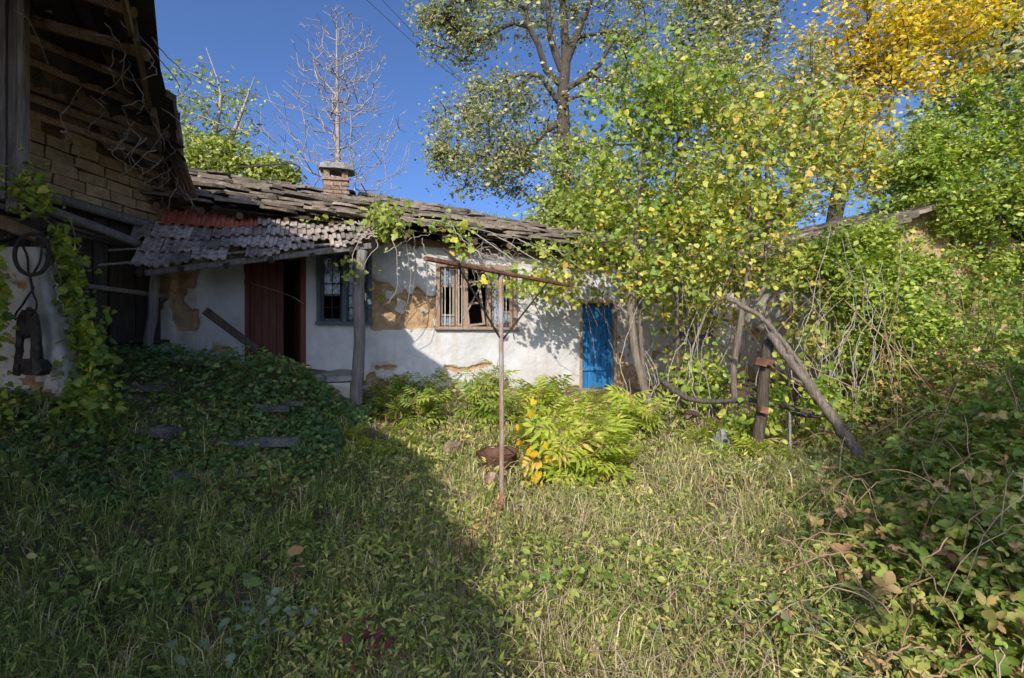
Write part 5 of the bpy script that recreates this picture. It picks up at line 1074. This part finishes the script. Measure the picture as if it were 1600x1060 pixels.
# ================================================================ brambles
def patch(x, y, f, seed):
    q = np.random.default_rng(seed); r = 0
    for _ in range(5): k = q.normal(0, 1, 2) * f; r = r + np.sin(k[0] * x + k[1] * y + q.uniform(0, 6.28))
    return r / 5
def bstart(y): return np.interp(y, [0, 1.4, 2, 3, 4, 6, 8, 9.5], [.9, .85, .98, 1.5, 2.1, 3.7, 4.6, 5.4])
def bram_h(x, y): return 1.55 * sm(-.1, 2.6, x - bstart(y)) * (1 + .25 * np.sin(x * 2.1 + y * 1.3) + .2 * np.sin(3.3 * y - x)) * np.interp(y, [1, 2, 4, 9], [.38, .5, .8, 1.1])
def brambles():
    br = tag(empty('bramble_thicket'), 'sprawling bramble thicket with arching canes on the right side of the yard', 'brambles')
    n = 60000; y = np.exp(rng.uniform(np.log(1.3), np.log(9.5), n)); x = bstart(y) - .15 + rng.uniform(0, 1, n) ** 1.1 * np.interp(y, [1.3, 9.5], [1.6, 7]); hh = bram_h(x, y)
    k = rng.uniform(0, 1, n) < (.3 + hh); x, y, hh = x[k], y[k], hh[k]
    z = H(x, y) + .03 + hh * rng.uniform(0, 1, len(x)) ** .35 + rng.normal(0, .06, len(x)); pos = np.stack([x, y, z], -1)[:30000]
    sz = np.interp(pos[:, 1], [1.3, 9], [.065, .1])
    leafobj('leaves', leafset(TRI, pos, 1.0, droop=.25, up=.9, sj=.0)[0:3] if False else emit(TRI, pos, rng.normal(0, 1, (len(pos), 3)) * np.array([1, 1, .4]) + np.array([0, -.2, -.2]), rng.normal(0, .55, (len(pos), 3)) + np.array([0, -.3, 1]), sz * np.exp(rng.normal(0, .3, len(pos))), np.clip(rng.beta(2, 2.2, len(pos)) + .25 * (patch(pos[:, 0], pos[:, 1], 1.2, 88) > .1) * rng.uniform(0, 1, len(pos)), 0, 1)), LM['bramble'], br)
    for k in range(100):
        yy = float(np.exp(rng.uniform(np.log(1.5), np.log(8)))); xx = float(bstart(yy)) + rng.uniform(0, 1) ** 1.5 * 2.6; a = rng.uniform(0, 6.28); L = rng.uniform(.5, 1.5) * min(1, .35 + yy * .12); hz = float(bram_h(xx, yy)) + rng.uniform(.1, .5) * min(1, .3 + yy * .15)
        b = (xx + math.cos(a) * L, yy + math.sin(a) * L); g0 = h1(xx, yy); g1 = h1(*b)
        if b[1] < 1.2: continue
        tubes('cane', [(curve([(xx, yy, g0), (xx * .7 + b[0] * .3, yy * .7 + b[1] * .3, g0 + hz), (xx * .3 + b[0] * .7, yy * .3 + b[1] * .7, g0 + hz * .95), (b[0], b[1], g1 + max(.05, hz * .35))], 16, .01), np.linspace(.0042, .0018, 16))], M['cane'] if k % 4 else M['straw'], 5, br)
    for pts, Y in ((((1380, 1060), (1395, 1020), (1440, 1010), (1480, 1030)), 1.7), (((1440, 1058), (1490, 1048), (1530, 1020), (1545, 990)), 1.7), (((1200, 905), (1280, 870), (1360, 868), (1400, 905)), 2.8), (((1215, 838), (1270, 865), (1340, 905), (1410, 930)), 2.9), (((1440, 720), (1470, 800), (1500, 860), (1590, 900)), 3.3), (((1400, 1050), (1420, 960), (1430, 900), (1480, 840)), 2.1), (((1300, 770), (1360, 830), (1420, 900)), 3.4), (((1320, 470), (1420, 570), (1480, 650), (1530, 740)), 6), (((1345, 690), (1430, 640), (1500, 590), (1590, 540)), 6.2), (((1240, 560), (1320, 600), (1430, 640)), 6.4), (((1500, 700), (1480, 640), (1420, 560), (1400, 500)), 6)):
        tubes('cane', [(curve([P(a, b, Y) for a, b in pts], 20, .006), np.linspace(.0034, .0018, 20) * (1 + .22 * Y))], M['cane'], 6, br)
brambles()

# ================================================================ ground cover (nobody could count it)
def scatter(n, y0, y1, wx=1.12):
    y = np.exp(rng.uniform(np.log(y0), np.log(y1), n)); x = rng.uniform(-wx, wx, n) * (y + .2); return x, y
def inside(x, y):                       # true where the buildings stand
    s = (10.685 + .322 * x - y) / 1.05; return (s < .05) | ((s < 1.32) & (x < -3.05) & (x > -5.7)) | (x < -8.03 + .25 * y + .1) | ((x > 5.4) & (y > 9.1 + .0 * x))
def ground_cover():
    def at(x, y, z=0): return np.stack([x, y, H(x, y) + z], -1)
    # green grass; sunlit and shaded sides are put into its tint
    x, y = scatter(80000, 1.25, 9.5); d = patch(x, y, 1.6, 1); k = ~inside(x, y) & (rng.uniform(0, 1, len(x)) < .45 + .5 * d) & (x < bstart(y) + .5); x, y = x[k], y[k]
    n = len(x); L = rng.uniform(.04, .2, n) ** 1.0 * np.where(x < -.5, 1.1, .85) * (1 + .4 * patch(x, y, 3, 2)); g = ob('grass', mesh_np('grass', *(lambda q: (q[0], q[1], LM['grass'], q[2]))(blade_set(at(x, y, -.01), L, rng.uniform(.0018, .0042, n) * np.interp(y, [1.2, 8], [.8, 2.4]), rng.uniform(.35, 1.0, n), np.clip(rng.beta(1.6, 2, n) + np.where(x > -.9 - .1 * y, .2, -.2), 0, 1)))))
    tag(g, 'rough green grass covering the yard', 'grass', kind='stuff')
    # dry grass, mostly in the sunny middle
    x, y = scatter(95000, 1.25, 9); d = patch(x, y, 1.3, 7); k = ~inside(x, y) & (rng.uniform(0, 1, len(x)) < np.where(x > -.9 - .1 * y, .66, .08) * (.6 + .9 * d)) & (x < bstart(y) + .3); x, y = x[k], y[k]
    n = len(x); q = blade_set(at(x, y, -.005), rng.uniform(.06, .3, n), rng.uniform(.0012, .003, n) * np.interp(y, [1.2, 8], [.8, 2.4]), rng.uniform(.45, 1.0, n), rng.uniform(0, 1, n))
    tag(ob('dry_grass', mesh_np('dry_grass', q[0], q[1], LM['straw'], q[2])), 'straw coloured dry grass matted over the sunny yard', 'grass', kind='stuff')
    nt = 1500; tx, ty = scatter(nt, 1.4, 8.5); kk = ~inside(tx, ty) & (tx < bstart(ty) + .6) & (patch(tx, ty, 1.1, 71) > -.25); tx, ty = tx[kk], ty[kk]
    for nm, mt, lb, frac in (('grass_tufts', 'grass', 'long green grass tufts standing above the sward', .7), ('straw_tufts', 'straw', 'pale dry grass tufts bent over in the yard', .45)):
        sel = (rng.uniform(0, 1, len(tx)) < frac) if nm == 'grass_tufts' else (rng.uniform(0, 1, len(tx)) < frac * np.where(tx > -.3 - .1 * ty, 1.1, .12)); cx, cy = np.repeat(tx[sel], 26), np.repeat(ty[sel], 26); n = len(cx); r = rng.normal(0, .035, (n, 2)) * np.interp(cy, [1.2, 8], [.8, 1.8])[:, None]
        q = blade_set(at(cx + r[:, 0], cy + r[:, 1], -.01), rng.uniform(.14, .42, n) * np.interp(cy, [1.2, 3], [.75, 1]), rng.uniform(.0014, .0034, n) * np.interp(cy, [1.2, 8], [.8, 2.2]), rng.uniform(.3, 1.0, n), rng.uniform(0, 1, n))
        tag(ob(nm, mesh_np(nm, q[0], q[1], LM[mt], q[2])), lb, 'grass', kind='stuff')
    # small broad leaved weeds
    x, y = scatter(60000, 1.25, 10); d = patch(x, y, 1.9, 5); k = ~inside(x, y) & (rng.uniform(0, 1, len(x)) < np.where(x < -.7, .42, .14) + 1.0 * d) & (x < bstart(y) + .8); x, y = x[k], y[k]
    pos = at(x, y, rng.uniform(.01, .13, len(x)) * (1 + 2.6 * np.clip(patch(x, y, 2.0, 6), 0, 1)))
    tag(leafobj('weeds', emit(OVAL, pos, rng.normal(0, 1, (len(x), 3)) * np.array([1, 1, .35]), rng.normal(0, .5, (len(x), 3)) + np.array([0, -.6, 1]), np.interp(y, [1.2, 9], [.02, .062]) * np.clip(np.exp(rng.normal(0, .5, len(x))), .3, 1.9), rng.beta(2, 2.2, len(x))), LM['herb']), 'low broad leaved weeds among the grass', 'weeds', kind='stuff')
    x, y = scatter(82000, 1.25, 9); d = patch(x, y, 2.3, 25); k = ~inside(x, y) & (rng.uniform(0, 1, len(x)) < np.where(x < -.7, .5, .48) + 1.1 * d) & (x < bstart(y) + .6); x, y = x[k], y[k]
    pos = at(x, y, rng.uniform(.02, .2, len(x)) * (.7 + 1.8 * np.clip(patch(x, y, 2.2, 26), 0, 1)))
    tag(leafobj('clover', emit(NAR, pos, rng.normal(0, 1, (len(x), 3)) * np.array([1, 1, .7]) + np.array([0, 0, .35]), rng.normal(0, .5, (len(x), 3)) + np.array([0, -.7, 1]), np.interp(y, [1.2, 9], [.024, .08]) * np.clip(np.exp(rng.normal(0, .45, len(x))), .3, 1.8), np.clip(rng.beta(2, 2, len(x)) + np.where(x > -.9 - .1 * y, .2, -.15), 0, 1)), LM['herb']), 'fine leaved clover and herbs in the grass', 'herbs', kind='stuff')  # leaf tint also carries the sunlit and shaded sides of the yard
    # ivy over the slope below the porch
    x = rng.uniform(-6.3, -2.2, 30000); y = rng.uniform(4.4, 8.9, 30000); s = (10.685 + .322 * x - y) / 1.05
    k = ~inside(x, y) & (rng.uniform(0, 1, len(x)) < sm(5., 3.2, s) * (.62 + .9 * patch(x, y, 2.6, 9)))
    for hx, hy, hw, hl in HOLES: k &= ~((abs(x - hx) < hw) & (abs(y - hy) < hl))
    x, y = x[k], y[k]
    heap = np.exp(-((x + 3.95) / .9) ** 2 - ((y - 7.7) / .55) ** 2) * .42 + np.exp(-((x + 5.3) / .6) ** 2 - ((y - 7.2) / .7) ** 2) * .25
    pos = at(x, y, rng.uniform(.0, .16, len(x)) ** 1.2 + .02 + heap * rng.uniform(.2, 1.1, len(x)))
    tag(leafobj('ivy', emit(HEART, pos, rng.normal(0, 1, (len(x), 3)) * np.array([1, 1, .4]) + np.array([0, -.5, -.3]), rng.normal(0, .4, (len(x), 3)) + np.array([.1, -.5, 1]), .05 * np.clip(np.exp(rng.normal(0, .45, len(x))), .3, 1.8), np.clip(rng.beta(1.8, 2.4, len(x)) + .3 * patch(x, y, 2, 44), 0, 1)), LM['ivy']), 'dark ivy smothering the slope below the porch', 'ivy', kind='stuff')
    # fallen leaves
    x, y = scatter(7000, 1.3, 9.5); d = patch(x, y, 1.2, 15); k = ~inside(x, y) & (rng.uniform(0, 1, len(x)) < np.where((x > 1.2) & (y > 5), 1., .3) * (.6 + d)); x, y = x[k], y[k]
    tag(leafobj('fallen_leaves', emit(OVAL, at(x, y, rng.uniform(.01, .06, len(x))), rng.normal(0, 1, (len(x), 3)) * np.array([1, 1, .2]), rng.normal(0, .35, (len(x), 3)) + np.array([0, 0, 1]), np.interp(y, [1.2, 9], [.035, .075]) * np.exp(rng.normal(0, .3, len(x))), rng.uniform(0, 1, len(x))), LM['litter']), 'brown fallen leaves scattered over the ground', 'leaves', kind='stuff')
    # long dry stems lying in the near grass
    pp = []
    for k in range(900):
        yy = float(np.exp(rng.uniform(np.log(1.5), np.log(6)))); xx = rng.uniform(-.15, .85) * yy; a = rng.uniform(0, 6.28); L = rng.uniform(.15, .5); z = h1(xx, yy)
        pp.append((curve([(xx, yy, z), (xx + L * .5 * math.cos(a), yy + L * .5 * math.sin(a), z + rng.uniform(.08, .26)), (xx + L * math.cos(a), yy + L * math.sin(a), z + rng.uniform(.02, .22))], 7), np.linspace(.0022, .001, 7) * (.7 + .25 * yy)))
    tag(tubes('dry_stems', pp, M['straw'], 4), 'loose pale dry stems tangled in the grass', 'stems', kind='stuff')
    # tufts growing along the ridge
    n = 1500; u = rng.uniform(1.5, 9.5, n); dd = rng.normal(2.65, .12, n); pos = np.array([tuple(WP(a, b, ridge_z(a) + .03)) for a, b in zip(u, dd)])
    keep = patch(u, u * 0, 2.5, 31) > -.1; pos = pos[keep]; n = len(pos); q = blade_set(pos, rng.uniform(.08, .25, n), np.full(n, .008), rng.uniform(.2, .9, n), rng.uniform(0, 1, n))
    tag(ob('roof_grass', mesh_np('roof_grass', q[0], q[1], LM['clematis'], q[2])), 'tufts of grass and moss along the roof ridge', 'grass', kind='stuff')
    fl = ob('fallen_leaf', mesh_np('fallen_leaf', HEART[0], HEART[1], LM['litter'], np.full(len(HEART[1]), .75), True)); place(fl, P(462, 868, 3.1), Vector((1, .5, .1)), Vector((.3, 1, .35))); fl.scale = (.1,) * 3; tag(fl, 'single large orange fallen leaf resting on shaded weeds', 'leaf')
ground_cover()
